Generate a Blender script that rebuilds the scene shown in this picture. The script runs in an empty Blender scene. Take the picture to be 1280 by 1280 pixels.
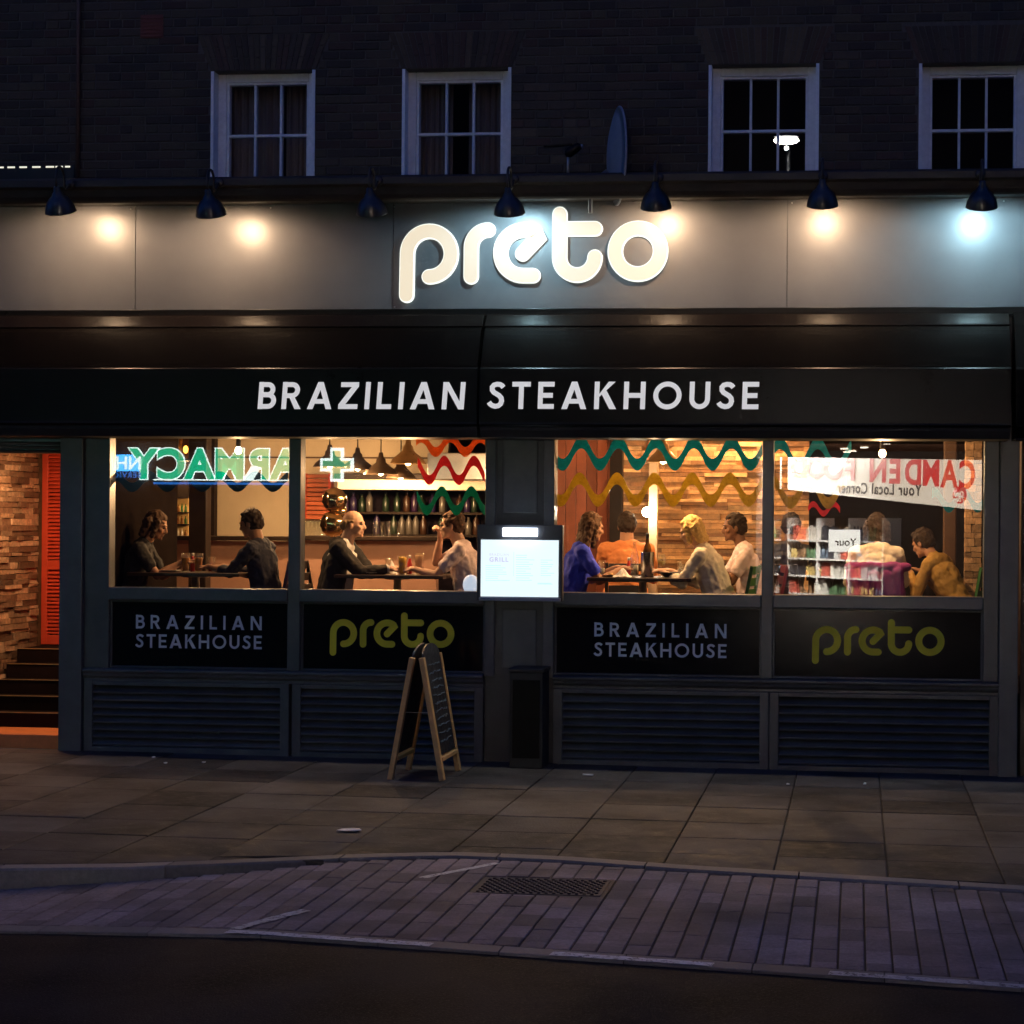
import bpy, math, random
from mathutils import Matrix, Vector
random.seed(7)
S = bpy.context.scene
COL = S.collection
PI = math.pi

# ------------------------------------------------------------------ camera
F_PX, CX, CY, ROLL = 2325.0, 838.0, 653.2, 0.0079
YAW = math.atan(232.0 / F_PX)
CAM = (2.856, -15.29, 1.98)
cd = bpy.data.cameras.new('camera')
cd.sensor_width = 36.0
cd.lens = 36.0 * F_PX / 1280.0
cd.shift_x = -(CX - 640.0) / 1280.0
cd.shift_y = (CY - 640.0) / 1280.0
cd.clip_start = 0.1
cd.clip_end = 3000.0
cam = bpy.data.objects.new('camera', cd)
COL.objects.link(cam)
cam.matrix_world = (Matrix.Translation(CAM) @ Matrix.Rotation(YAW, 4, 'Z')
                    @ Matrix.Rotation(PI / 2, 4, 'X') @ Matrix.Rotation(ROLL, 4, 'Z'))
S.camera = cam

# ------------------------------------------------------------------ dusk sky, sun, exposure
W = bpy.data.worlds.new('World')
S.world = W
W.use_nodes = True
wn = W.node_tree
bg = wn.nodes['Background']
sky = wn.nodes.new('ShaderNodeTexSky')
sky.sky_type = 'NISHITA'
sky.sun_disc = False
sky.sun_elevation = math.radians(0.0)
sky.sun_rotation = math.radians(200)
sky.air_density = 1.0
sky.dust_density = 0.4
sky.ozone_density = 6.0
wn.links.new(sky.outputs['Color'], bg.inputs['Color'])
bg.inputs['Strength'].default_value = 0.15
sl = bpy.data.lights.new('sun', 'SUN')
sl.energy = 0.01
sl.angle = math.radians(20)
sl.color = (0.75, 0.82, 1.0)
so = bpy.data.objects.new('sun', sl)
COL.objects.link(so)
so.rotation_euler = (math.radians(70), 0, math.radians(-20))
S.view_settings.view_transform = 'Standard'
S.view_settings.look = 'None'
S.view_settings.exposure = 2.0       # a long night exposure
K = 2.0 ** -S.view_settings.exposure   # lamp strengths below are written for the exposed picture
S.view_settings.gamma = 1.0
S.render.engine = 'CYCLES'
S.cycles.use_denoising = True
S.cycles.max_bounces = 8
S.cycles.diffuse_bounces = 3
S.cycles.glossy_bounces = 4
S.cycles.transmission_bounces = 6
S.cycles.transparent_max_bounces = 16
S.cycles.sample_clamp_indirect = 4.0
S.cycles.blur_glossy = 0.5
S.cycles.caustics_reflective = False
S.cycles.caustics_refractive = False


def at(px, py, Y):
    """layout helper: a point of the 1280 photograph at depth Y behind the shopfront plane"""
    u, v = px - CX, py - CY
    c, s = math.cos(ROLL), math.sin(ROLL)
    u2, v2 = (u * c + v * s) / F_PX, (-u * s + v * c) / F_PX
    d = (-math.sin(YAW) + math.cos(YAW) * u2, math.cos(YAW) + math.sin(YAW) * u2, -v2)
    t = (Y - CAM[1]) / d[1]
    return Vector((CAM[0] + t * d[0], Y, CAM[2] + t * d[2]))


def gz(x, y=0):
    return -0.025 - 0.007 * x


# ------------------------------------------------------------------ materials
MATS = {}


def mat(name, col, rough=0.6, metal=0.0, var=0.15, scale=8.0, bump=0.0, bscale=60.0, spec=0.5, emit=None, estr=0.0, coat=0.0):
    if name in MATS:
        return MATS[name]
    m = bpy.data.materials.new(name)
    m.use_nodes = True
    nt = m.node_tree
    p = nt.nodes['Principled BSDF']
    p.inputs['Roughness'].default_value = rough
    p.inputs['Metallic'].default_value = metal
    p.inputs['Specular IOR Level'].default_value = spec
    p.inputs['Coat Weight'].default_value = coat
    tc = nt.nodes.new('ShaderNodeTexCoord')
    geo = nt.nodes.new('ShaderNodeNewGeometry')
    if var > 0:
        n = nt.nodes.new('ShaderNodeTexNoise')
        n.inputs['Scale'].default_value = scale
        n.inputs['Detail'].default_value = 6
        n.inputs['Roughness'].default_value = 0.65
        nt.links.new(geo.outputs['Position'], n.inputs['Vector'])
        r = nt.nodes.new('ShaderNodeMapRange')
        r.inputs['From Min'].default_value = 0.25
        r.inputs['From Max'].default_value = 0.75
        r.inputs['To Min'].default_value = 1 - var
        r.inputs['To Max'].default_value = 1 + var
        nt.links.new(n.outputs['Fac'], r.inputs['Value'])
        oi = nt.nodes.new('ShaderNodeObjectInfo')
        rr = nt.nodes.new('ShaderNodeMapRange')
        rr.inputs['To Min'].default_value = 1 - var * 0.9
        rr.inputs['To Max'].default_value = 1 + var * 0.9
        nt.links.new(oi.outputs['Random'], rr.inputs['Value'])
        mu = nt.nodes.new('ShaderNodeMath')
        mu.operation = 'MULTIPLY'
        nt.links.new(r.outputs['Result'], mu.inputs[0])
        nt.links.new(rr.outputs['Result'], mu.inputs[1])
        vm = nt.nodes.new('ShaderNodeVectorMath')
        vm.operation = 'SCALE'
        vm.inputs[0].default_value = col
        nt.links.new(mu.outputs[0], vm.inputs['Scale'])
        nt.links.new(vm.outputs['Vector'], p.inputs['Base Color'])
        # roughness follows the same grime
        r2 = nt.nodes.new('ShaderNodeMapRange')
        r2.inputs['From Min'].default_value = 0.3
        r2.inputs['From Max'].default_value = 0.7
        r2.inputs['To Min'].default_value = max(0.02, rough * (1 - var * 0.7))
        r2.inputs['To Max'].default_value = min(1.0, rough * (1 + var * 0.7))
        nt.links.new(n.outputs['Fac'], r2.inputs['Value'])
        nt.links.new(r2.outputs['Result'], p.inputs['Roughness'])
    else:
        p.inputs['Base Color'].default_value = (*col, 1)
    if bump > 0:
        b = nt.nodes.new('ShaderNodeTexNoise')
        b.inputs['Scale'].default_value = bscale
        b.inputs['Detail'].default_value = 4
        nt.links.new(geo.outputs['Position'], b.inputs['Vector'])
        bn = nt.nodes.new('ShaderNodeBump')
        bn.inputs['Strength'].default_value = min(1.0, bump)
        bn.inputs['Distance'].default_value = 0.01
        nt.links.new(b.outputs['Fac'], bn.inputs['Height'])
        nt.links.new(bn.outputs['Normal'], p.inputs['Normal'])
    if emit:
        p.inputs['Emission Color'].default_value = (*emit, 1)
        p.inputs['Emission Strength'].default_value = estr * K
    MATS[name] = m
    return m


def emis(name, col, strength, base=0.05):
    return mat(name, (base * 1.0, base * 1.0, base * 1.0), 0.4, var=0, emit=col, estr=strength)


def glass_mat(name, f0=0.05, tint=(0.97, 0.98, 0.97), rough=0.0):
    """clear sheet glass: passes light straight, mirrors more at grazing angles"""
    if name in MATS:
        return MATS[name]
    m = bpy.data.materials.new(name)
    m.use_nodes = True
    nt = m.node_tree
    nt.nodes.remove(nt.nodes['Principled BSDF'])
    out = nt.nodes['Material Output']
    tr = nt.nodes.new('ShaderNodeBsdfTransparent')
    tr.inputs['Color'].default_value = (*tint, 1)
    gl = nt.nodes.new('ShaderNodeBsdfGlossy')
    gl.inputs['Roughness'].default_value = rough
    gl.inputs['Color'].default_value = (1, 1, 1, 1)
    lw = nt.nodes.new('ShaderNodeLayerWeight')
    lw.inputs['Blend'].default_value = 0.5
    pw = nt.nodes.new('ShaderNodeMath')
    pw.operation = 'POWER'
    pw.inputs[1].default_value = 5
    nt.links.new(lw.outputs['Facing'], pw.inputs[0])
    ma = nt.nodes.new('ShaderNodeMath')
    ma.operation = 'MULTIPLY_ADD'
    ma.inputs[1].default_value = 1 - f0
    ma.inputs[2].default_value = f0
    nt.links.new(pw.outputs[0], ma.inputs[0])
    mx = nt.nodes.new('ShaderNodeMixShader')
    nt.links.new(ma.outputs[0], mx.inputs['Fac'])
    nt.links.new(tr.outputs[0], mx.inputs[1])
    nt.links.new(gl.outputs[0], mx.inputs[2])
    nt.links.new(mx.outputs[0], out.inputs['Surface'])
    MATS[name] = m
    return m


paint = mat('shopfront paint', (0.075, 0.085, 0.09), 0.35, var=0.25, scale=5, bump=0.05, bscale=30)
paint_dk = mat('shopfront dark paint', (0.04, 0.045, 0.052), 0.4, var=0.25, scale=5)
black_gl = mat('gloss black', (0.006, 0.0055, 0.0055), 0.30, var=0.15, scale=3, spec=0.14)
black_mt = mat('matt black', (0.012, 0.012, 0.013), 0.6, var=0.2)
canvas = mat('black awning cover', (0.0045, 0.0034, 0.003), 0.5, var=0.12, scale=2.5, bump=0.03, bscale=15, spec=0.02)
hood_m = mat('awning hood metal', (0.008, 0.006, 0.005), 0.25, var=0.12, scale=2.5, spec=0.08)
metal = mat('galvanised metal', (0.35, 0.36, 0.38), 0.4, 0.8)
white_pt = mat('white window paint', (0.84, 0.84, 0.86), 0.45, var=0.12, scale=20)
mortar = mat('mortar', (0.10, 0.09, 0.08), 0.95, var=0.3, scale=25, bump=0.5)
BRICK = [mat('stock brick %s' % n, c, 0.9, var=0.28, scale=30, bump=0.6, bscale=90) for n, c in
         (('brown', (0.060, 0.044, 0.032)), ('umber', (0.045, 0.035, 0.028)), ('yellow', (0.080, 0.062, 0.040)), ('red', (0.065, 0.038, 0.029)))]
fascia_m = mat('fascia panel', (0.096, 0.099, 0.106), 0.37, var=0.10, scale=2.5, spec=0.5)
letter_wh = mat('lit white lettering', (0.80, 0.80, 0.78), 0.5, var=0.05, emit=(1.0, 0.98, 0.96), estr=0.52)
letter_gr = mat('frosted lettering', (0.80, 0.84, 0.83), 0.6, var=0.05)
letter_ol = mat('yellow lettering', (0.82, 0.72, 0.03), 0.55, var=0.05)
clear = glass_mat('window glass', 0.055)
clear_up = glass_mat('upper window glass', 0.05, (0.8, 0.82, 0.85))
drink_glass = glass_mat('drinking glass', 0.10, (0.96, 0.97, 0.95), 0.05)
backglass = mat('black back-painted glass', (0.006, 0.007, 0.008), 0.12, var=0.0, spec=0.22)
asphalt = mat('asphalt', (0.058, 0.055, 0.060), 0.8, var=0.6, scale=70, bump=0.8, bscale=110, spec=0.05)
road_white = mat('worn road paint', (0.62, 0.61, 0.58), 0.8, var=0.35, scale=18, bump=0.3)
SLAB = mat('paving slab', (0.078, 0.072, 0.067), 0.72, var=0.45, scale=9, bump=0.6, bscale=60, spec=0.14)
BLOCK = mat('bay paving block', (0.225, 0.19, 0.205), 0.8, var=0.36, scale=34, bump=0.8, bscale=80, spec=0.2)
kerb_m = mat('granite kerb', (0.19, 0.175, 0.17), 0.75, var=0.25, scale=30, bump=0.5, bscale=120)
joint_m = mat('sand joint', (0.04, 0.036, 0.032), 0.95, var=0.2)
pine = mat('oiled pine', (0.62, 0.36, 0.14), 0.5, var=0.25, scale=9, bump=0.1)
STONE = mat('split face stone', (0.44, 0.28, 0.16), 0.85, var=0.5, scale=22, bump=1.0, bscale=45)
STONES = [STONE, mat('pale split stone', (0.55, 0.38, 0.23), 0.85, var=0.45, scale=25, bump=1.0, bscale=45), mat('dark split stone', (0.22, 0.13, 0.075), 0.85, var=0.5, scale=25, bump=1.0, bscale=45)]
PLANK = mat('reclaimed timber strip', (0.42, 0.235, 0.105), 0.65, var=0.55, scale=12, bump=0.5, bscale=60)
PLANKS = [PLANK, PLANK, mat('pale timber strip', (0.56, 0.35, 0.17), 0.65, var=0.45, scale=14, bump=0.5, bscale=60), mat('dark timber strip', (0.20, 0.10, 0.045), 0.65, var=0.5, scale=14, bump=0.5, bscale=60)]
redwood = mat('red stained boards', (0.20, 0.055, 0.025), 0.45, var=0.3, scale=4)
cream = mat('cream plaster', (0.58, 0.47, 0.33), 0.8, var=0.08, scale=3)
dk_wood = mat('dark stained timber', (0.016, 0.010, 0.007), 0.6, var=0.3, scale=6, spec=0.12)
md_wood = mat('brown timber', (0.11, 0.055, 0.028), 0.5, var=0.3, scale=6)
shutter_m = mat('orange louvre paint', (0.62, 0.07, 0.03), 0.45, var=0.12)
steel = mat('brushed steel', (0.55, 0.55, 0.57), 0.3, 1.0, var=0.1)
brass = mat('aged brass', (0.55, 0.36, 0.18), 0.3, 1.0, var=0.2)
china = mat('white china', (0.78, 0.76, 0.72), 0.3, var=0.03)
paper = mat('white paper', (0.8, 0.78, 0.74), 0.8, var=0.05)


def stain(m, dark, scale, lo, hi):
    """gum spots and old stains: cells of a second, coarser pattern darken the surface"""
    nt = m.node_tree
    p = nt.nodes['Principled BSDF']
    src = [l for l in nt.links if l.to_socket == p.inputs['Base Color']][0].from_socket
    geo = nt.nodes.new('ShaderNodeNewGeometry')
    no = nt.nodes.new('ShaderNodeTexNoise')
    no.inputs['Scale'].default_value = 1.7
    no.inputs['Detail'].default_value = 7
    nt.links.new(geo.outputs['Position'], no.inputs['Vector'])
    vo = nt.nodes.new('ShaderNodeTexVoronoi')
    vo.inputs['Scale'].default_value = scale
    nt.links.new(geo.outputs['Position'], vo.inputs['Vector'])
    mr = nt.nodes.new('ShaderNodeMapRange')
    mr.inputs['From Min'].default_value = lo
    mr.inputs['From Max'].default_value = hi
    mr.inputs['To Min'].default_value = dark
    mr.inputs['To Max'].default_value = 1.0
    nt.links.new(vo.outputs['Distance'], mr.inputs['Value'])
    m2 = nt.nodes.new('ShaderNodeMapRange')
    m2.inputs['From Min'].default_value = 0.32
    m2.inputs['From Max'].default_value = 0.62
    m2.inputs['To Min'].default_value = 0.55
    m2.inputs['To Max'].default_value = 1.15
    nt.links.new(no.outputs['Fac'], m2.inputs['Value'])
    mu = nt.nodes.new('ShaderNodeMath')
    mu.operation = 'MULTIPLY'
    nt.links.new(mr.outputs['Result'], mu.inputs[0])
    nt.links.new(m2.outputs['Result'], mu.inputs[1])
    vm = nt.nodes.new('ShaderNodeVectorMath')
    vm.operation = 'SCALE'
    nt.links.new(src, vm.inputs[0])
    nt.links.new(mu.outputs[0], vm.inputs['Scale'])
    nt.links.new(vm.outputs['Vector'], p.inputs['Base Color'])


def wear(m, thr=0.47):
    """paint worn through to what lies below"""
    nt = m.node_tree
    p = nt.nodes['Principled BSDF']
    geo = nt.nodes.new('ShaderNodeNewGeometry')
    no = nt.nodes.new('ShaderNodeTexNoise')
    no.inputs['Scale'].default_value = 28
    no.inputs['Detail'].default_value = 8
    no.inputs['Roughness'].default_value = 0.75
    nt.links.new(geo.outputs['Position'], no.inputs['Vector'])
    mr = nt.nodes.new('ShaderNodeMapRange')
    mr.inputs['From Min'].default_value = thr - 0.05
    mr.inputs['From Max'].default_value = thr + 0.03
    nt.links.new(no.outputs['Fac'], mr.inputs['Value'])
    nt.links.new(mr.outputs['Result'], p.inputs['Alpha'])


stain(SLAB, 0.45, 9.0, 0.05, 0.09)
stain(BLOCK, 0.6, 11.0, 0.04, 0.09)
stain(asphalt, 0.8, 6.0, 0.05, 0.2)
wear(road_white, 0.44)


# ------------------------------------------------------------------ mesh builder
class MB:
    def __init__(s):
        s.v, s.f, s.sm = [], [], []

    def add(s, vs, fs, smooth=False):
        o = len(s.v)
        s.v += [tuple(v) for v in vs]
        s.f += [tuple(i + o for i in f) for f in fs]
        s.sm += [smooth] * len(fs)
        return s

    def box(s, x0, x1, y0, y1, z0, z1, jit=0.0, M=None):
        v = [Vector((x, y, z)) for z in (z0, z1) for y in (y0, y1) for x in (x0, x1)]
        if jit:
            v = [p + Vector([random.uniform(-jit, jit) for _ in range(3)]) for p in v]
        if M:
            v = [M @ p for p in v]
        return s.add(v, [(0, 2, 3, 1), (4, 5, 7, 6), (0, 1, 5, 4), (2, 6, 7, 3), (0, 4, 6, 2), (1, 3, 7, 5)])

    def prism(s, poly, axis, a, b):
        """poly of 2D points, pushed along axis 'x','y' or 'z' from a to b"""
        def P(p, t):
            return {'x': (t, p[0], p[1]), 'y': (p[0], t, p[1]), 'z': (p[0], p[1], t)}[axis]
        n = len(poly)
        v = [P(p, a) for p in poly] + [P(p, b) for p in poly]
        f = [tuple(range(n))[::-1], tuple(range(n, 2 * n))] + [(i, (i + 1) % n, n + (i + 1) % n, n + i) for i in range(n)]
        return s.add(v, f)

    def bar(s, p0, p1, w, t, up=(0, 0, 1)):
        """square bar from p0 to p1, w across, t thick"""
        p0, p1 = Vector(p0), Vector(p1)
        d = (p1 - p0).normalized()
        a = d.cross(Vector(up))
        if a.length < 1e-4:
            a = d.cross(Vector((0, 1, 0)))
        a.normalize()
        b = d.cross(a)
        v = [p + a * x * w / 2 + b * y * t / 2 for p in (p0, p1) for x, y in ((-1, -1), (1, -1), (1, 1), (-1, 1))]
        return s.add(v, [(3, 2, 1, 0), (4, 5, 6, 7)] + [(i, (i + 1) % 4, 4 + (i + 1) % 4, 4 + i) for i in range(4)])

    def tube(s, pts, r, n=8, closed=False):
        pts = [Vector(p) for p in pts]
        rs = r if isinstance(r, (list, tuple)) else [r] * len(pts)
        rings = []
        up = None
        for i, p in enumerate(pts):
            d = (pts[min(i + 1, len(pts) - 1)] - pts[max(i - 1, 0)]).normalized()
            if up is None:
                up = Vector((0, 0, 1)) if abs(d.z) < 0.9 else Vector((1, 0, 0))
            a = d.cross(up).normalized()
            up = a.cross(d).normalized()
            rings.append([p + (a * math.cos(2 * PI * k / n) + up * math.sin(2 * PI * k / n)) * rs[i] for k in range(n)])
        v = [q for R in rings for q in R]
        f = [(i * n + k, i * n + (k + 1) % n, (i + 1) * n + (k + 1) % n, (i + 1) * n + k) for i in range(len(pts) - 1) for k in range(n)]
        f += [tuple(range(n))[::-1], tuple(range((len(pts) - 1) * n, len(pts) * n))]
        return s.add(v, f, True)

    def lathe(s, prof, c=(0, 0, 0), n=20, M=None):
        c = Vector(c)
        v = []
        for r, z in prof:
            for k in range(n):
                p = Vector((max(r, 0.0004) * math.cos(2 * PI * k / n), max(r, 0.0004) * math.sin(2 * PI * k / n), z))
                v.append(c + (M @ p if M else p))
        f = [(i * n + k, i * n + (k + 1) % n, (i + 1) * n + (k + 1) % n, (i + 1) * n + k) for i in range(len(prof) - 1) for k in range(n)]
        f += [tuple(range(n))[::-1], tuple(range((len(prof) - 1) * n, len(prof) * n))]
        return s.add(v, f, True)

    def ell(s, c, r, M=None, nu=14, nv=10):
        c = Vector(c)
        v, f = [], []
        for j in range(nv + 1):
            ph = PI * j / nv
            for k in range(nu):
                a = 2 * PI * k / nu
                sp = max(math.sin(ph), 0.002)
                p = Vector((r[0] * sp * math.cos(a), r[1] * sp * math.sin(a), -r[2] * math.cos(ph)))
                v.append(c + (M @ p if M else p))
        for j in range(nv):
            for k in range(nu):
                f.append((j * nu + k, j * nu + (k + 1) % nu, (j + 1) * nu + (k + 1) % nu, (j + 1) * nu + k))
        f += [tuple(range(nu))[::-1], tuple(range(nv * nu, nv * nu + nu))]
        return s.add(v, f, True)

    def cap(s, p0, p1, r0, r1, n=10, squash=1.0, side=None):
        """tapered capsule; squash flattens it across 'side'"""
        p0, p1 = Vector(p0), Vector(p1)
        d = p1 - p0
        L = max(d.length, 1e-4)
        d = d / L
        u = Vector(side) if side else (Vector((0, 0, 1)) if abs(d.z) < 0.9 else Vector((1, 0, 0)))
        a = d.cross(u).normalized()
        b = a.cross(d).normalized()
        prof = []
        for i in range(4):
            t = PI / 2 * (1 - i / 3.0)
            prof.append((-r0 * math.sin(t), r0 * math.cos(t)))
        for i in range(4):
            t = PI / 2 * (i / 3.0)
            prof.append((L + r1 * math.sin(t), r1 * math.cos(t)))
        v = [p0 + d * z + (a * math.cos(2 * PI * k / n) + b * math.sin(2 * PI * k / n) * squash) * max(r, 0.0004)
             for z, r in prof for k in range(n)]
        m = len(prof)
        f = [(i * n + k, i * n + (k + 1) % n, (i + 1) * n + (k + 1) % n, (i + 1) * n + k) for i in range(m - 1) for k in range(n)]
        f += [tuple(range(n))[::-1], tuple(range((m - 1) * n, m * n))]
        return s.add(v, f, True)

    def mesh(s, name, m):
        me = bpy.data.meshes.new(name)
        me.from_pydata(s.v, [], s.f)
        me.polygons.foreach_set('use_smooth', s.sm)
        for x in (m if isinstance(m, (list, tuple)) else [m]):
            me.materials.append(x)
        me.update()
        return me

    def build(s, name, m, parent=None, bevel=0.0):
        return link(name, s.mesh(name, m), parent, bevel)


def link(name, me, parent=None, bevel=0.0, loc=None, rot=None):
    o = bpy.data.objects.new(name, me)
    COL.objects.link(o)
    if parent is not None:
        o.parent = parent
        if parent in WORLD_ROOTS:
            o.matrix_parent_inverse = Matrix.Translation(-parent.location)
    if loc is not None:
        o.location = loc
    if rot is not None:
        o.rotation_euler = rot
    if bevel:
        b = o.modifiers.new('bevel', 'BEVEL')
        b.width = bevel
        b.segments = 2
        b.limit_method = 'ANGLE'
        b.angle_limit = math.radians(40)
    return o


WORLD_ROOTS = set()


def tag(o, label, cat, group=None):
    o['label'] = label
    o['category'] = cat
    if group:
        o['group'] = group
    return o


def thing(name, label, cat, loc=(0, 0, 0), rz=0.0, group=None, world=False):
    """Empty at the thing's base; world=True: its parts are given in world coordinates"""
    o = bpy.data.objects.new(name, None)
    COL.objects.link(o)
    o.empty_display_size = 0.1
    o.location = loc
    o.rotation_euler = (0, 0, rz)
    if world:
        WORLD_ROOTS.add(o)
    return tag(o, label, cat, group)


def struct(o, kind='structure'):
    o['kind'] = kind
    return o


def copy_thing(root, loc, rz=0.0, label=None):
    r = root.copy()
    COL.objects.link(r)
    r.location = loc
    r.rotation_euler = (0, 0, rz)
    if label:
        r['label'] = label
    for ch in list(root.children):
        c = ch.copy()
        COL.objects.link(c)
        c.parent = r
        for g in list(ch.children):
            d = g.copy()
            COL.objects.link(d)
            d.parent = c
    return r


# ------------------------------------------------------------------ lettering
def arc(cx, cy, r, a0, a1, n=20, ry=None):
    ry = r if ry is None else ry
    return [(cx + r * math.cos(math.radians(a0 + (a1 - a0) * i / n)), cy + ry * math.sin(math.radians(a0 + (a1 - a0) * i / n))) for i in range(n + 1)]


def stroke_poly(pts, t, closed=False, rnd=False):
    """outline strips of a thick polyline -> list of quads (2D) or polygon"""
    P = [Vector(p) for p in pts]
    n = len(P)
    L, R = [], []
    for i in range(n):
        if closed:
            d0, d1 = P[i] - P[i - 1], P[(i + 1) % n] - P[i]
        else:
            d0 = P[i] - P[i - 1] if i else P[1] - P[0]
            d1 = P[i + 1] - P[i] if i < n - 1 else P[i] - P[i - 1]
        d0, d1 = d0.normalized(), d1.normalized()
        n0, n1 = Vector((-d0.y, d0.x)), Vector((-d1.y, d1.x))
        m = (n0 + n1)
        m = m / max(m.length_squared / 2, 0.15)
        L.append(P[i] + m * t / 2)
        R.append(P[i] - m * t / 2)
    return L, R


def stroke_mesh(mb, pts, t, y0, y1, closed=False, rnd=False, xf=lambda p: p):
    """thick stroke in the x-z plane between y0 (front) and y1 (back)"""
    pts = [Vector(p) for p in pts]
    L, R = stroke_poly(pts, t, closed)
    if rnd and not closed:
        def fan(c, d):
            a0 = math.atan2(d.y, d.x)
            return [c + Vector((math.cos(a0 + PI / 2 - PI * i / 10), math.sin(a0 + PI / 2 - PI * i / 10))) * t / 2 for i in range(1, 10)]
        e = fan(pts[-1], (pts[-1] - pts[-2]))
        b = fan(pts[0], (pts[0] - pts[1]))
    n = len(L)
    out = []
    quads = []
    m = n if closed else n - 1
    V2 = L + R
    for i in range(m):
        j = (i + 1) % n
        quads.append((i, j, n + j, n + i))
    polys = []
    if rnd and not closed:
        k = len(V2)
        V2 = V2 + e
        polys.append([n - 1] + list(range(k, k + len(e))) + [2 * n - 1])
        k = len(V2)
        V2 = V2 + b
        polys.append([n] + list(range(k, k + len(b))) + [0])
    N = len(V2)
    V2 = [Vector(xf(p)) for p in V2]
    vs = [(p.x, y0, p.y) for p in V2] + [(p.x, y1, p.y) for p in V2]
    fs = [q for q in quads] + [tuple(p) for p in polys]
    fs = fs + [tuple(i + N for i in reversed(q)) for q in fs]
    # sides
    for i in range(m):
        j = (i + 1) % n
        fs.append((j, i, i + N, j + N))
        fs.append((n + i, n + j, n + j + N, n + i + N))
    if polys:
        for p in polys:
            for a, c in zip(p[:-1], p[1:]):
                fs.append((c, a, a + N, c + N))
    elif not closed:
        fs.append((0, n, n + N, N))
        fs.append((2 * n - 1, n - 1, n - 1 + N, 2 * n - 1 + N))
    mb.add(vs, fs)


T = 0.19
H = T / 2
GLY = {
    'I': (0.19, [('s', [(H, 0), (H, 1)])]),
    'L': (0.56, [('s', [(H, 1), (H, H), (0.56, H)])]),
    'E': (0.60, [('s', [(0.60, 1 - H), (H, 1 - H), (H, H), (0.60, H)]), ('s', [(H, 0.5), (0.55, 0.5)])]),
    'T': (0.68, [('s', [(0, 1 - H), (0.68, 1 - H)]), ('s', [(0.34, 0.95), (0.34, 0)])]),
    'H': (0.80, [('s', [(H, 0), (H, 1)]), ('s', [(0.8 - H, 0), (0.8 - H, 1)]), ('s', [(H, 0.5), (0.8 - H, 0.5)])]),
    'N': (0.84, [('s', [(H, 0), (H, 1)]), ('s', [(0.84 - H, 0), (0.84 - H, 1)]), ('p', [(0, 1), (0.21, 1), (0.84, 0), (0.63, 0)])]),
    'A': (0.92, [('p', [(0, 0), (0.21, 0), (0.56, 1), (0.36, 1)]), ('p', [(0.92, 0), (0.71, 0), (0.36, 1), (0.56, 1)]), ('p', [(0.22, 0.2), (0.70, 0.2), (0.65, 0.37), (0.27, 0.37)])]),
    'Z': (0.72, [('s', [(0.05, 1 - H), (0.72, 1 - H)]), ('s', [(0, H), (0.72, H)]), ('p', [(0, 0.17), (0.25, 0.17), (0.72, 0.83), (0.47, 0.83)])]),
    'U': (0.76, [('s', [(H, 1)] + arc(0.38, 0.38, 0.285, 180, 360, 18) + [(0.76 - H, 1)])]),
    'O': (1.04, [('c', arc(0.52, 0.5, 0.425, 0, 360, 40, 0.415)[:-1])]),
    'K': (0.80, [('s', [(H, 0), (H, 1)]), ('p', [(0.16, 0.42), (0.16, 0.52), (0.52, 1), (0.77, 1)]), ('p', [(0.24, 0.60), (0.42, 0.72), (0.82, 0), (0.57, 0)])]),
    'B': (0.64, [('s', [(H, 0), (H, 1)]), ('s', [(H, 1 - H)] + arc(0.35, 0.72, 0.185, 90, -90, 14) + [(H, 0.535)]), ('s', [(H, 0.525)] + arc(0.38, 0.31, 0.215, 90, -90, 14) + [(H, H)])]),
    'R': (0.72, [('s', [(H, 0), (H, 1)]), ('s', [(H, 1 - H)] + arc(0.37, 0.70, 0.205, 90, -90, 14) + [(H, 0.495)]), ('p', [(0.26, 0.48), (0.47, 0.46), (0.74, 0), (0.51, 0)])]),
    'S': (0.60, [('s', [(0.55, 0.79), (0.50, 0.85), (0.42, 0.895), (0.31, 0.905), (0.20, 0.875), (0.135, 0.80), (0.14, 0.69), (0.20, 0.61), (0.30, 0.55), (0.40, 0.49), (0.48, 0.40), (0.50, 0.29), (0.465, 0.185), (0.38, 0.115), (0.27, 0.095), (0.16, 0.125), (0.08, 0.18), (0.03, 0.25)])]),
}


def word(text, x0, x1, z0, hgt, y, depth, m, parent, name='letter', shear=0.0, tscale=1.0, slope=0.0):
    """spaced so that the word runs from x0 to x1; every letter is a part of its own"""
    adv = [GLY[c][0] for c in text]
    gap = ((x1 - x0) / hgt - sum(adv)) / max(len(text) - 1, 1)
    x = 0.0
    res = []
    for c, w in zip(text, adv):
        mb = MB()
        for k, (kind, pts) in enumerate(GLY[c][1]):
            yy = y - 0.0006 * k

            def xf(p, x=x):
                X = x0 + (x + p[0] + shear * p[1]) * hgt
                return (X, z0 + p[1] * hgt + slope * (X - x0))
            if kind == 'p':
                q = [xf(p) for p in pts]
                mb.prism(q, 'y', yy, yy + depth)
            else:
                stroke_mesh(mb, pts, T * tscale, yy, yy + depth, closed=(kind == 'c'), xf=xf)
        res.append(mb.build(name, m, parent))
        x += w + gap
    return res


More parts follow.
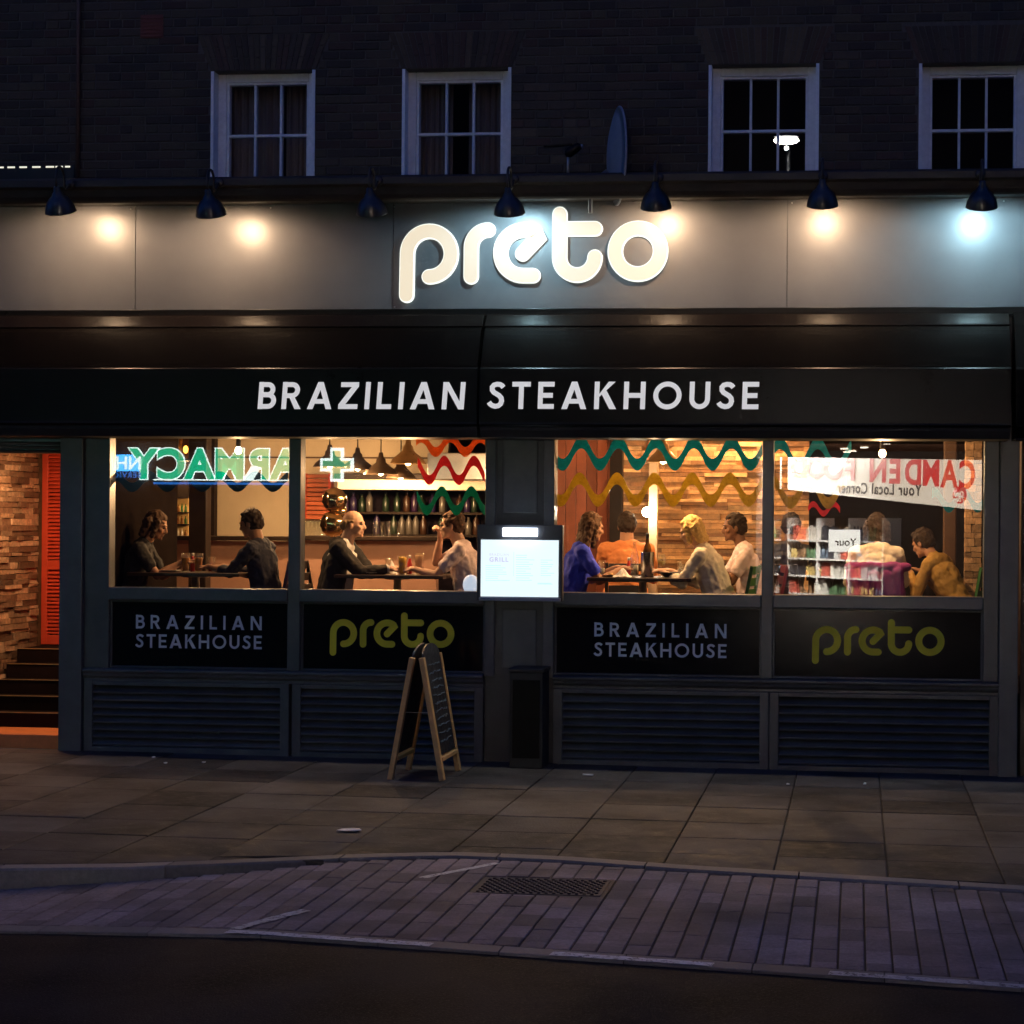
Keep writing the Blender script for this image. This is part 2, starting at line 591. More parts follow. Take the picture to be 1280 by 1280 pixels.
# logo strokes in units of the cap drawing (y down), see word 'preto'
LOGO = {
    'p': [[(98, 443)] + [(196 + 96 * math.cos(math.radians(a)), 266 - 98 * math.sin(math.radians(a))) for a in range(180, -91, -9)]],
    'r': [[(379, 365)] + [(452 + 73 * math.cos(math.radians(a)), 240 - 75 * math.sin(math.radians(a))) for a in range(180, 89, -9)]],
    'e': [[(602, 268), (668, 200)] + [(604 + 97 * math.cos(math.radians(a)), 264 - 97 * math.sin(math.radians(a))) for a in range(54, 271, 9)] + [(648, 361)]],
    't': [[(762, 100)] + [(838 + 76 * math.cos(math.radians(a)), 284 + 76 * math.sin(math.radians(a))) for a in range(180, -1, -9)], [(770, 163), (914, 163)]],
    'o': [[(1098 + 97 * math.cos(math.radians(a)), 260 - 97 * math.sin(math.radians(a))) for a in range(0, 360, 9)]],
}


def logo(x0, x1, zbase, y, depth, m, parent, thick=61, rim=None):
    """five rounded letters; x0..x1 is the width of the word, zbase the line the bowls stand on"""
    k = (x1 - x0) / (1226.0 - 68.0)
    for ch in 'preto':
        def xf(p):
            return (x0 + (p[0] - 68) * k, zbase + (393 - p[1]) * k)
        mb = MB()
        mr = MB()
        for i, pts in enumerate(LOGO[ch]):
            # strokes of the drawing run y down: flip for the outline, then place
            stroke_mesh(mb, pts, thick, y - 0.0006 * i, y + depth, closed=(ch == 'o'), rnd=True, xf=xf)
            if rim:
                stroke_mesh(mr, pts, thick + 9, y + depth * 0.35 - 0.0006 * i, y + depth + 0.002, closed=(ch == 'o'), rnd=True, xf=xf)
        o = mb.build('letter', m, parent)
        if rim:
            mr.build('letter_rim', rim, o)


def text_mesh(s, size, extrude=0.004, bold=0.0, spacing=1.0):
    c = bpy.data.curves.new('txt', 'FONT')
    c.body = s
    c.size = size
    c.extrude = extrude
    c.offset = bold
    c.space_character = spacing
    c.align_x = 'CENTER'
    o = bpy.data.objects.new('txt', c)
    COL.objects.link(o)
    dg = bpy.context.evaluated_depsgraph_get()
    me = bpy.data.meshes.new_from_object(o.evaluated_get(dg))
    bpy.data.objects.remove(o)
    bpy.data.curves.remove(c)
    return me


# ================================================================== GROUND
FLOOR = 0.75


def sheet(name, pts, m, thick=0.02, dz=0.0, parent=None):
    """flat piece that follows the fall of the street"""
    v = [(x, y, gz(x) + dz) for x, y in pts] + [(x, y, gz(x) + dz - thick) for x, y in pts]
    n = len(pts)
    mb = MB()
    mb.add(v, [tuple(range(n)), tuple(range(n, 2 * n))[::-1]] + [((i + 1) % n, i, n + i, n + (i + 1) % n) for i in range(n)])
    return mb.build(name, m, parent)


gmb = MB()
gmb.add([(-900, -900, -0.35), (900, -900, -0.35), (900, 900, -0.35), (-900, 900, -0.35)], [(0, 1, 2, 3)])
struct(gmb.build('ground', asphalt))

KERB = [(-14.0, -6.6), (-8.0, -5.95), (-5.0, -5.62), (-3.2, -5.40), (-1.95, -5.20), (-1.3, -5.04), (-0.69, -4.79), (-0.15, -4.53), (0.43, -4.33),
        (1.12, -4.36), (1.9, -4.52), (2.83, -4.65), (3.8, -4.80), (6.0, -5.15), (14.0, -6.4)]


def kerb_y(x):
    for (xa, ya), (xb, yb) in zip(KERB[:-1], KERB[1:]):
        if xa <= x <= xb:
            return ya + (yb - ya) * (x - xa) / (xb - xa)
    return KERB[-1][1]


def bay_y(x):
    return -6.33 - 0.13 * (x + 1.4)


BAY_DZ = -0.012


def bay_dz(x):
    """the parking bay lies level with the footway on the right and drops to a full kerb on the left"""
    return -0.015 - 0.10 * min(1.0, max(0.0, (-0.1 - x) / 1.9))


# road: gridded sheet so that it follows the fall
rm = MB()
xs = [-60, -30, -14, -8, -5, -3, -2, -1, 0, 1, 2, 3, 4, 5, 8, 14, 30, 60]
rv = []
for x in xs:
    rv += [(x, bay_y(x) + 0.10, gz(x) + bay_dz(x) - 0.012), (x, -10.2, gz(x) - 0.02), (x, -14.0, gz(x) - 0.10)]
rm.add(rv, [(3 * i + k, 3 * i + k + 1, 3 * i + k + 4, 3 * i + k + 3) for i in range(len(xs) - 1) for k in range(2)])
struct(rm.build('road', asphalt))

# footway: dark joint bed, then slabs laid in courses
pv = struct(sheet('pavement', [(x, y) for x, y in ((-14, 0.6), (14, 0.6))] + [(x, y + 0.14) for x, y in reversed(KERB)], joint_m, 0.30, -0.016))
slab_n = 0
crs = [0.30, -0.28, -0.92, -1.54, -2.12, -2.78, -3.40, -3.98, -4.60, -5.20, -5.80]
for r in range(len(crs) - 1):
    yb, yf = crs[r], crs[r + 1]
    off = 0.0
    k = -14
    while True:
        xa = 0.42 + 0.659 * k
        xb = xa + 0.659
        k += 1
        if xa > 5.6:
            break
        if xb < -5.8:
            continue
        ya0 = min(yb, 0.3)
        lim0, lim1 = kerb_y(xa) + 0.145, kerb_y(xb) + 0.145
        y0, y1 = max(yf, lim0), max(yf, lim1)
        if ya0 - min(y0, y1) < 0.05:
            continue
        y0, y1 = min(y0, ya0 - 0.01), min(y1, ya0 - 0.01)
        j = random.uniform(-0.0025, 0.0025)
        tx, ty = random.uniform(-0.002, 0.002), random.uniform(-0.002, 0.002)
        g = 0.004
        q = [(xa + g, y0 + g), (xb - g, y1 + g), (xb - g, ya0 - g), (xa + g, ya0 - g)]
        b = 0.006
        qi = [(xa + g + b, y0 + g + b), (xb - g - b, y1 + g + b), (xb - g - b, ya0 - g - b), (xa + g + b, ya0 - g - b)]
        mb = MB()
        zt = lambda x, y: gz(x) + j + tx * (x - xa) / 0.66 + ty * (y - yb) / 0.6
        vs = [(x, y, zt(x, y) - 0.05) for x, y in q] + [(x, y, zt(x, y) - 0.004) for x, y in q] + [(x, y, zt(x, y)) for x, y in qi]
        fs = [(8, 9, 10, 11)] + [(a + i, a + (i + 1) % 4, a + 4 + (i + 1) % 4, a + 4 + i) for a in (0, 4) for i in range(4)]
        mb.add(vs, fs)
        mb.build('slab', SLAB, pv)
        slab_n += 1

# kerb stones
kb = struct(bpy.data.objects.new('kerb', None))
COL.objects.link(kb)
L = -5.6
while L < 5.2:
    x0, x1 = L + 0.004, L + 0.90
    step = 4
    top, bot = [], []
    mb = MB()
    vs = []
    for i in range(step + 1):
        x = x0 + (x1 - x0) * i / step
        y = kerb_y(x)
        j = gz(x) + 0.003
        low = gz(x) + bay_dz(x) - 0.10
        vs += [(x, y + 0.135, j), (x, y + 0.012, j), (x, y, j - 0.012), (x, y - 0.006, low), (x, y + 0.135, low)]
    fs = []
    for i in range(step):
        for k in range(5):
            a, b2 = 5 * i + k, 5 * i + (k + 1) % 5
            fs.append((a, b2, b2 + 5, a + 5))
    fs += [(4, 3, 2, 1, 0), tuple(range(5 * step, 5 * step + 5))]
    mb.add(vs, fs)
    mb.build('kerb_stone', kerb_m, kb)
    L += 0.905

# parking bay of paving blocks
bay_pts = [(x, kerb_y(x) - 0.008) for x in (-6, -4, -3, -2, -1.3, -0.69, -0.15, 0.43, 1.12, 1.9, 2.83, 3.8, 5.4)]
bm_ = MB()
vs = []
bx = [p[0] for p in bay_pts]
for x, y in bay_pts:
    vs += [(x, y, gz(x) + bay_dz(x) - 0.006), (x, bay_y(x), gz(x) + bay_dz(x) - 0.006)]
bm_.add(vs, [(2 * i, 2 * i + 1, 2 * i + 3, 2 * i + 2) for i in range(len(bx) - 1)])
bay = struct(bm_.build('parking_bay', joint_m))
blocks = []
pitch = 0.1265
gx0, gx1, gy0, gy1 = 0.385 + 0.1265 * 3, 0.385 + 0.1265 * 9, -5.33, -4.83     # iron cover
for k in range(-60, 42):
    xa = 0.385 + pitch * k
    xb = xa + pitch
    if xa < -5.6 or xb > 5.2:
        continue
    top = min(kerb_y(xa), kerb_y(xb)) - 0.012
    bot = max(bay_y(xa), bay_y(xb)) + 0.13
    y = -4.26 - (0.07 if k % 2 else 0.0)
    while y > bot:
        ya, yb = min(y, top), max(y - 0.262, bot)
        y -= 0.262
        if ya - yb < 0.04:
            continue
        if xb > gx0 and xa < gx1 and yb < gy1 and ya > gy0:
            if ya > gy1 + 0.04:
                yb = gy1
            elif yb < gy0 - 0.04:
                ya = gy0
            else:
                continue
        blocks.append((xa, xb, ya, yb))


def block_geo(mb, xa, xb, ya, yb):
    g, b = 0.0048, 0.004
    j = random.uniform(-0.002, 0.002)
    z = lambda x: gz(x) + bay_dz(x) + 0.004 + j
    q = [(xa + g, yb + 0.0006), (xb - g, yb + 0.0006), (xb - g, ya - 0.0006), (xa + g, ya - 0.0006)]
    qi = [(xa + g + b, yb + 0.0022), (xb - g - b, yb + 0.0022), (xb - g - b, ya - 0.0022), (xa + g + b, ya - 0.0022)]
    mb.add([(x, y, z(x) - 0.03) for x, y in q] + [(x, y, z(x) - 0.004) for x, y in q] + [(x, y, z(x)) for x, y in qi],
           [(8, 9, 10, 11)] + [(a + i, a + (i + 1) % 4, a + 4 + (i + 1) % 4, a + 4 + i) for a in (0, 4) for i in range(4)])


vis = lambda b: (-1.9 < (b[0] - 0.25 * (b[2] + 5)) < 3.9)
blocks.sort(key=lambda b: (not (-1.6 < b[0] < 3.75), -min(0.0, b[3]) * -1 if False else b[3]))
rest = MB()
for i, b in enumerate(blocks):
    if i < 298:
        mb = MB()
        block_geo(mb, *b)
        mb.build('paving_block', BLOCK, bay)
    else:
        block_geo(rest, *b)
o = rest.build('paving_blocks_beyond', BLOCK, bay)
o['kind'] = 'stuff'

# channel stones along the road edge
ch = struct(bpy.data.objects.new('channel_edge', None))
COL.objects.link(ch)
x = -5.4
while x < 5.0:
    xa, xb = x, x + 0.6
    mb = MB()
    vs = []
    for xx in (xa + 0.003, xb - 0.003):
        z = gz(xx) + bay_dz(xx) + 0.003
        yy = bay_y(xx)
        vs += [(xx, yy + 0.125, z - 0.08), (xx, yy + 0.125, z), (xx, yy + 0.004, z), (xx, yy, z - 0.004), (xx, yy, z - 0.08)]
    mb.add(vs, [(i, (i + 1) % 5, 5 + (i + 1) % 5, 5 + i) for i in range(5)] + [(0, 1, 2, 3, 4), (9, 8, 7, 6, 5)])
    mb.build('edge_stone', kerb_m, ch)
    x += 0.6


def paint_line(pts, w, label_name='road_marking', dz=0.0072, zf=None, seg=14):
    """worn painted strip on the ground, ragged edges"""
    (xa, ya), (xb, yb) = pts
    d = Vector((xb - xa, yb - ya)).normalized()
    nrm = Vector((-d.y, d.x))
    vs = []
    for i in range(seg + 1):
        t = i / seg
        x, y = xa + (xb - xa) * t, ya + (yb - ya) * t
        for s_ in (-1, 1):
            ww = w / 2 * random.uniform(0.78, 1.05)
            p = Vector((x, y)) + nrm * ww * s_
            vs.append((p.x, p.y, gz(p.x) + bay_dz(p.x) + dz))
    mb = MB()
    mb.add(vs, [(2 * i, 2 * i + 2, 2 * i + 3, 2 * i + 1) for i in range(seg)])
    return struct(mb.build(label_name, road_white))


by = lambda x: (x, bay_y(x) + 0.035)
paint_line([by(-0.19), by(0.86)], 0.075)
paint_line([by(1.45), by(2.22)], 0.075)
paint_line([by(2.75), by(4.3)], 0.075)
paint_line([(-0.165, -6.40), (0.05, -5.93)], 0.075, dz=0.0085)
paint_line([(0.43, -4.98), (0.765, -4.46)], 0.055)

# iron cover in the bay
cv = thing('iron_cover', 'dark cast iron access cover with raised studs set among the grey blocks', 'cover', (1.1, -5.08, gz(1.1)), world=True)
mb = MB()
mb.box(gx0 + 0.006, gx1 - 0.006, gy0 + 0.006, gy1 - 0.006, gz(1.1) - 0.05, gz(1.1) - 0.016)
iron = mat('cast iron', (0.055, 0.050, 0.062), 0.5, 0.0, var=0.35, scale=20, spec=0.03)
mb.build('frame', iron, cv)
mb = MB()
mb.box(gx0 + 0.03, gx1 - 0.03, gy0 + 0.03, gy1 - 0.03, gz(1.1) - 0.03, gz(1.1) - 0.012)
plate = mb.build('plate', iron, cv)
sm_ = MB()
i = 0
yy = gy0 + 0.055
while yy < gy1 - 0.04:
    xx = gx0 + 0.05 + (0.02 if i % 2 else 0)
    while xx < gx1 - 0.045:
        sm_.lathe([(0.011, 0), (0.010, 0.005), (0.006, 0.007)], (xx, yy, gz(1.1) - 0.0125), 7)
        xx += 0.042
    yy += 0.034
    i += 1
o = sm_.build('studs', iron, plate)
o['kind'] = 'stuff'

# ================================================================== RESTAURANT BUILDING
B = thing('restaurant_building', 'dark brick terrace building over a black and grey steakhouse shopfront', 'building')
X = lambda px, py=640, Y=0.0: at(px, py, Y).x
Z = lambda px, py, Y=0.0: at(px, py, Y).z

# --- upper brick wall with four windows
WY = 0.10          # brick face
wins = []
for (l, r_, top) in ((264, 393, 88), (503, 638, 85), (886, 1023, 80), (1149, 1286, 78)):
    wins.append((X(l, 150, WY), X(r_, 150, WY), 4.30, Z((l + r_) / 2, top, WY)))
wall = MB()
ZW0, ZW1 = 3.72, 8.2
edges = [-7.5] + [e for w in wins for e in (w[0], w[1])] + [7.5]
for i in range(0, len(edges), 2):
    wall.box(edges[i], edges[i + 1], WY + 0.008, WY + 0.30, ZW0, ZW1)
for w in wins:
    wall.box(w[0], w[1], WY + 0.008, WY + 0.30, w[3], ZW1)
    wall.box(w[0], w[1], WY + 0.008, WY + 0.30, ZW0, w[2])
wall_o = wall.build('brick_wall', mortar, B)
for o_ in ('side_wall', 'side_wall'):
    pass
sw = MB()
sw.box(-7.5, -7.2, 0.42, 8.0, 3.6, ZW1)
sw.box(7.2, 7.5, 0.42, 8.0, 3.6, ZW1)
sw.box(-7.5, 7.5, 8.0, 8.3, -0.3, ZW1)
sw.build('rear_wall', mortar, B)
rf = MB()
rf.box(-7.6, 7.6, 0.05, 8.35, ZW1 + 0.001, ZW1 + 0.25)
rf.build('roof', dk_wood, B)
fl = MB()
fl.box(-7.5, 7.5, 0.05, 7.99, 3.45, 3.70)
fl.build('ceiling', cream, B)

# bricks
bricks = []
rows = int((6.62 - 4.60) / 0.0755)
arch_h = 0.30
for r in range(rows):
    z0 = 4.60 + r * 0.0755
    z1 = z0 + 0.065
    x = -5.0 - random.uniform(0, 0.03) + (0.11 if r % 2 else 0.0)
    k = 0
    while x < 4.75:
        ln = 0.215 if not (r % 6 == 3) else 0.1025
        xa, xb = x, x + ln
        x = xb + 0.0105
        segs = [(xa, xb)]
        for w in wins:
            if z1 > w[2] and z0 < w[3] + arch_h - 0.004:
                if z0 < w[3] - 0.02:
                    lo, hi = w[0] - 0.002, w[1] + 0.002
                else:
                    t = (0.5 * (z0 + z1) - w[3]) / arch_h
                    lo, hi = w[0] - 0.012 - 0.115 * t, w[1] + 0.012 + 0.115 * t
                new = []
                for a, b in segs:
                    if b <= lo or a >= hi:
                        new.append((a, b))
                    else:
                        if a < lo - 0.03:
                            new.append((a, lo - 0.006))
                        if b > hi + 0.03:
                            new.append((hi + 0.006, b))
                segs = new
        for a, b in segs:
            bricks.append((a, b, z0, z1))
bricks.sort(key=lambda b: ((b[0] - 2.856) ** 2 * 0.15 + (b[2] - 4.8) ** 2 * 3 - (b[1] - b[0]) * 4))


def brick_geo(mb, w, h, x=0, y=0, z=0):
    b = 0.004
    j = lambda: random.uniform(-0.0015, 0.0015)
    fr = [(x + b + j(), z + b + j()), (x + w - b + j(), z + b + j()), (x + w - b + j(), z + h - b + j()), (x + b + j(), z + h - b + j())]
    bk = [(x, z), (x + w, z), (x + w, z + h), (x, z + h)]
    jj = random.uniform(-0.003, 0.003)
    mb.add([(a, y + jj, c) for a, c in fr] + [(a, y + b, c) for a, c in bk] + [(a, y + 0.03, c) for a, c in bk],
           [(0, 1, 2, 3)] + [(4 + i, 4 + (i + 1) % 4, (i + 1) % 4, i) for i in range(4)] + [(8 + i, 8 + (i + 1) % 4, 4 + (i + 1) % 4, 4 + i) for i in range(4)])


cache = {}
restb = [MB() for _ in BRICK]
for i, (a, b, z0, z1) in enumerate(bricks):
    mi = random.choices(range(4), (5, 4, 2, 2))[0]
    if i < 298:
        key = (round((b - a) / 0.01), mi, random.randrange(3))
        if key not in cache:
            mb = MB()
            brick_geo(mb, b - a, z1 - z0)
            cache[key] = mb.mesh('brick', BRICK[mi])
        link('brick', cache[key], wall_o, loc=(a, WY, z0))
    else:
        brick_geo(restb[mi], b - a, z1 - z0, a, WY, z0)
for mb, m in zip(restb, BRICK):
    o = mb.build('bricks_beyond', m, wall_o)
    o['kind'] = 'stuff'
# flat gauged arches
for w in wins:
    n = 21
    xl, xr, zb = w[0] - 0.012, w[1] + 0.012, w[3] + 0.004
    for i in range(n):
        def pt(t, s_):
            return (xl - 0.115 * s_ + (xr - xl + 0.23 * s_) * t, zb + arch_h * s_)
        t0, t1 = i / n + 0.004, (i + 1) / n - 0.004
        mb = MB()
        s0 = 0.02
        if i % 2:
            parts = ((0.0, 0.335), (0.36, 1.0))
        else:
            parts = ((0.0, 0.64), (0.665, 1.0))
        for sa, sb in parts:
            mb.prism([pt(t0, sa), pt(t1, sa), pt(t1, sb), pt(t0, sb)], 'y', WY - 0.001 + random.uniform(-0.002, 0.002), WY + 0.03)
        mb.build('voussoir', random.choice(BRICK), wall_o)

# --- upper sash windows
room_dark = mat('dim room', (0.03, 0.03, 0.035), 0.9, var=0.1)
curtain_m = mat('net curtain', (0.50, 0.36, 0.28), 0.9, var=0.1)
for wi, w in enumerate(wins):
    x0, x1, z0, z1 = w
    e = bpy.data.objects.new('window', None)
    COL.objects.link(e)
    e.parent = B
    for xa_, xb_ in ((x0 - 0.004, x0 + 0.022), (x1 - 0.022, x1 + 0.004)):
        mb = MB()
        mb.box(xa_, xb_, WY - 0.004, WY + 0.118, z0, z1 - 0.002)
        mb.build('reveal', white_pt, e)
    mb = MB()
    fy0, fy1 = WY + 0.12, WY + 0.19
    a, b = x0 + 0.004, x1 - 0.004
    mb.box(a, a + 0.085, fy0, fy1, z0, z1 - 0.001)
    mb.box(b - 0.085, b, fy0, fy1, z0, z1 - 0.001)
    mb.box(a + 0.085, b - 0.085, fy0, fy1, z1 - 0.07, z1 - 0.001)
    mb.box(a + 0.085, b - 0.085, fy0, fy1, z0, z0 + 0.07)
    mb.build('frame', white_pt, e, 0.006)
    mb = MB()
    ia, ib = a + 0.085, b - 0.085
    zt = z1 - 0.07
    zm = zt - 0.455
    mb.box(ia - 0.003, ia + 0.022, fy0 + 0.02, fy1 + 0.02, z0 + 0.07, zt + 0.002)
    mb.box(ib - 0.022, ib + 0.003, fy0 + 0.02, fy1 + 0.02, z0 + 0.07, zt + 0.002)
    mb.box(ia + 0.022, ib - 0.022, fy0 + 0.02, fy1 + 0.02, zt - 0.02, zt + 0.001)
    mb.build('sash', white_pt, e, 0.003)
    ja, jb = ia + 0.022, ib - 0.022
    mb = MB()
    mb.box(ja, jb, fy0 + 0.025, fy1 + 0.01, zm - 0.012, zm + 0.012)
    mb.build('glazing_bar', white_pt, e, 0.003)
    for t in (1 / 3, 2 / 3):
        xm = ja + (jb - ja) * t
        for za, zb in ((z0 + 0.071, zm - 0.012), (zm + 0.012, zt - 0.02)):
            mb = MB()
            mb.box(xm - 0.010, xm + 0.010, fy0 + 0.027, fy1 + 0.008, za, zb)
            mb.build('glazing_bar', white_pt, e)
    for i in range(3):
        pa, pb = ja + (jb - ja) * i / 3 + 0.0095, ja + (jb - ja) * (i + 1) / 3 - 0.0095
        for za, zb in ((z0 + 0.071, zm - 0.0125), (zm + 0.0125, zt - 0.0205)):
            mb = MB()
            tilt = random.uniform(-0.0012, 0.0012)
            mb.box(pa, pb, fy0 + 0.052, fy0 + 0.058, za, zb)
            mb.build('pane', clear_up, e)
    if wi < 2:
        # curtains hanging in folds behind the glass
        for (ca, cb) in ((x0 + 0.05, x0 + (0.50 if wi == 0 else 0.36)), (x0 + (0.56 if wi == 0 else 0.50), x1 - 0.05)):
            vs, fs = [], []
            n = 44
            for i in range(n + 1):
                t = i / n
                yy = WY + 0.33 + 0.022 * math.sin(t * 40 + wi) + 0.012 * math.sin(t * 91)
                for zz in (z0 + 0.02, z1 - 0.03):
                    vs.append((ca + (cb - ca) * t, yy, zz))
            fs = [(2 * i, 2 * i + 2, 2 * i + 3, 2 * i + 1) for i in range(n)]
            mb = MB()
            mb.add(vs, fs, True)
            c = tag(mb.build('curtain', curtain_m), 'drawn brown curtain behind the %s sash window' % ('dish-side', 'lamp-side')[0] if False else
                    ('brown folded curtain hanging in the upper window beside the air brick' if wi == 0 else 'brown folded curtain hanging in the upper window above the sign'), 'curtain', 'curtains in the upper windows')
            sol = c.modifiers.new('solid', 'SOLIDIFY')
            sol.thickness = 0.004
    # room behind
rm2 = MB()
rm2.box(-7.1, 7.1, 2.6, 2.7, 3.71, ZW1 - 0.01)
rm2.build('upper_room_wall', room_dark, B)

# air brick, soil pipe
mb = MB()
p = at(190, 33, WY)
for i in range(6):
    mb.box(p.x - 0.095, p.x + 0.095, WY - 0.012, WY + 0.02, p.z - 0.09 + i * 0.031, p.z - 0.09 + i * 0.031 + 0.02)
mb.box(p.x - 0.10, p.x + 0.10, WY - 0.004, WY + 0.01, p.z - 0.10, p.z + 0.10)
mb.build('air_brick', mat('terracotta', (0.16, 0.045, 0.035), 0.8), B)
p = at(97, 100, WY - 0.03)
mb = MB()
mb.tube([(p.x, WY - 0.02, 4.5), (p.x, WY - 0.02, 8.0)], 0.018, 10)
mb.build('cable_pipe', mat('brown pipe', (0.10, 0.05, 0.035), 0.6), B)

# --- cornice above the fascia
ZC0, ZC1 = Z(640, 248, -0.30), Z(640, 217, -0.33)
prof = [(0.10, ZC1 + 0.02), (-0.33, ZC1), (-0.345, ZC1 - 0.02), (-0.345, ZC1 - 0.075), (-0.32, ZC1 - 0.095), (-0.30, ZC1 - 0.15), (-0.28, ZC0 + 0.015), (-0.26, ZC0), (0.0, ZC0 + 0.02), (0.10, ZC0 + 0.02)]
mb = MB()
mb.prism(prof, 'x', -7.5, 7.5)
mb.build('cornice', mat('cornice paint', (0.03, 0.02, 0.014), 0.5, var=0.4, scale=7), B, 0.004)
# --- fascia, four panels
fa = bpy.data.objects.new('fascia', None)
COL.objects.link(fa)
fa.parent = B
ZF0, ZF1 = 3.748, ZC0 + 0.06
fx = [-7.5, X(170, 330), X(492, 330), X(984, 330), 7.5]
for i in range(4):
    mb = MB()
    mb.box(fx[i] + 0.0025, fx[i + 1] - 0.0025, -0.012, 0.09, ZF0, ZF1)
    mb.build('panel', fascia_m, fa, 0.002)
mb = MB()
mb.box(-7.5, 7.5, 0.0, 0.098, ZF0 - 0.3, ZF1 + 0.05)
mb.build('backing', black_mt, fa)
mb = MB()
mb.box(-7.5, 7.5, -0.10, -0.0, ZF0 - 0.075, ZF0 - 0.006)
mb.build('trim', black_gl, fa, 0.004)
# screws that catch the light
for px, py in ((163, 252), (338, 250), (493, 251), (990, 236), (1255, 241), (493, 388)):
    p = at(px, py, -0.02)
    mb = MB()
    mb.lathe([(0.007, 0), (0.006, 0.003), (0.002, 0.004)], (0, 0, 0), 8, Matrix.Rotation(PI / 2, 3, 'X'))
    o = mb.build('screw', steel, fa)
    o.location = (p.x, -0.013, min(max(p.z, ZF0 + 0.02), ZC0 - 0.01))

# --- shopfront frame
GT, GB = 2.95, 1.394            # glass top / bottom
panes = [(138, 362), (377, 607), (694, 953), (967, 1230)]
PX = [(X(a), X(b)) for a, b in panes]
YF = 0.0
mb = MB()                        # head above the glass
mb.box(-7.5, 7.5, -0.02, 0.10, GT, ZF0 - 0.08)
mb.build('head_beam', paint_dk, B)
XL, XR = X(78, 760), X(1272, 760)


def member(name, x0, x1, z0, z1, y0, y1, bev=0.006, m=paint):
    q = MB()
    q.box(x0, x1, y0, y1, z0, z1)
    return q.build(name, m, B, bev)


ZP0, ZP1 = 0.707, 1.285         # lower panels
# jambs / mullions
member('pilaster', XL, X(106, 760), gz(-3.9) - 0.05, GT, -0.07, 0.12)
member('jamb', X(106, 760) + 0.001, PX[0][0], ZP0 - 0.10, GT, -0.02, 0.11)
member('mullion', PX[0][1], PX[1][0], ZP0, GT, -0.03, 0.11)
member('mullion', PX[2][1], PX[3][0], ZP0, GT, -0.03, 0.11)
member('jamb', PX[3][1], X(1248, 760), ZP0, GT, -0.02, 0.11)
member('pilaster', X(1248, 760) + 0.001, XR, gz(4.1) - 0.05, GT, -0.07, 0.12)
# centre pier: face, raised stiles
pc0, pc1 = PX[1][1], PX[2][0]
member('centre_pier', pc0, pc1, -0.08, GT, 0.0, 0.12, m=paint_dk)
member('pier_moulding', pc0 + 0.002, pc0 + 0.09, ZP0 - 0.02, GT, -0.035, -0.0005)
member('pier_moulding', pc1 - 0.09, pc1 - 0.002, ZP0 - 0.02, GT, -0.035, -0.0005)
member('pier_panel', pc0 + 0.15, pc1 - 0.15, 2.05, GT, -0.012, -0.0005)
member('pier_panel', pc0 + 0.15, pc1 - 0.15, ZP0 + 0.05, 1.25, -0.012, -0.0005)
for i, (a, b) in enumerate(PX):
    # transom, glass, lower panel, beading
    member('transom', a + 0.001, b - 0.001, ZP1, GB, -0.045, 0.11, 0.012)
    g = MB()
    g.box(a + 0.002, b - 0.002, 0.045, 0.053, GB + 0.001, GT - 0.002)
    g.build('window_pane', clear, B)
    g = MB()
    g.box(a + 0.016, b - 0.016, 0.03, 0.06, ZP0 + 0.016, ZP1 - 0.016)
    pn = g.build('lower_panel', backglass, B)
    g = MB()
    for (u0, u1, v0, v1) in ((a + 0.001, a + 0.017, ZP0 + 0.001, ZP1 - 0.001), (b - 0.017, b - 0.001, ZP0 + 0.001, ZP1 - 0.001), (a + 0.0175, b - 0.0175, ZP0 + 0.001, ZP0 + 0.017), (a + 0.0175, b - 0.0175, ZP1 - 0.017, ZP1 - 0.001)):
        g.box(u0, u1, 0.012, 0.0299, v0, v1)
    g.build('bead', paint, B, 0.004)
    if i % 2 == 0:
        pa, pb = ((168, 326), (742, 908))[i // 2]
        yl = (786, 795)[i // 2]
        word('BRAZILIAN', X(pa, yl), X(pb, yl), Z((pa + pb) / 2, (787, 797)[i // 2]), 0.118, 0.0285, 0.0014, letter_gr, pn, tscale=0.86)
        word('STEAKHOUSE', X(pa, yl), X(pb, yl), Z((pa + pb) / 2, (811, 822)[i // 2]), 0.118, 0.0285, 0.0014, letter_gr, pn, tscale=0.86)
    else:
        pa, pb = ((411, 567), (1015, 1181))[i // 2]
        logo(X(pa, 800), X(pb, 800), Z((pa + pb) / 2, (810, 820)[i // 2]), 0.0283, 0.0012, letter_ol, pn)

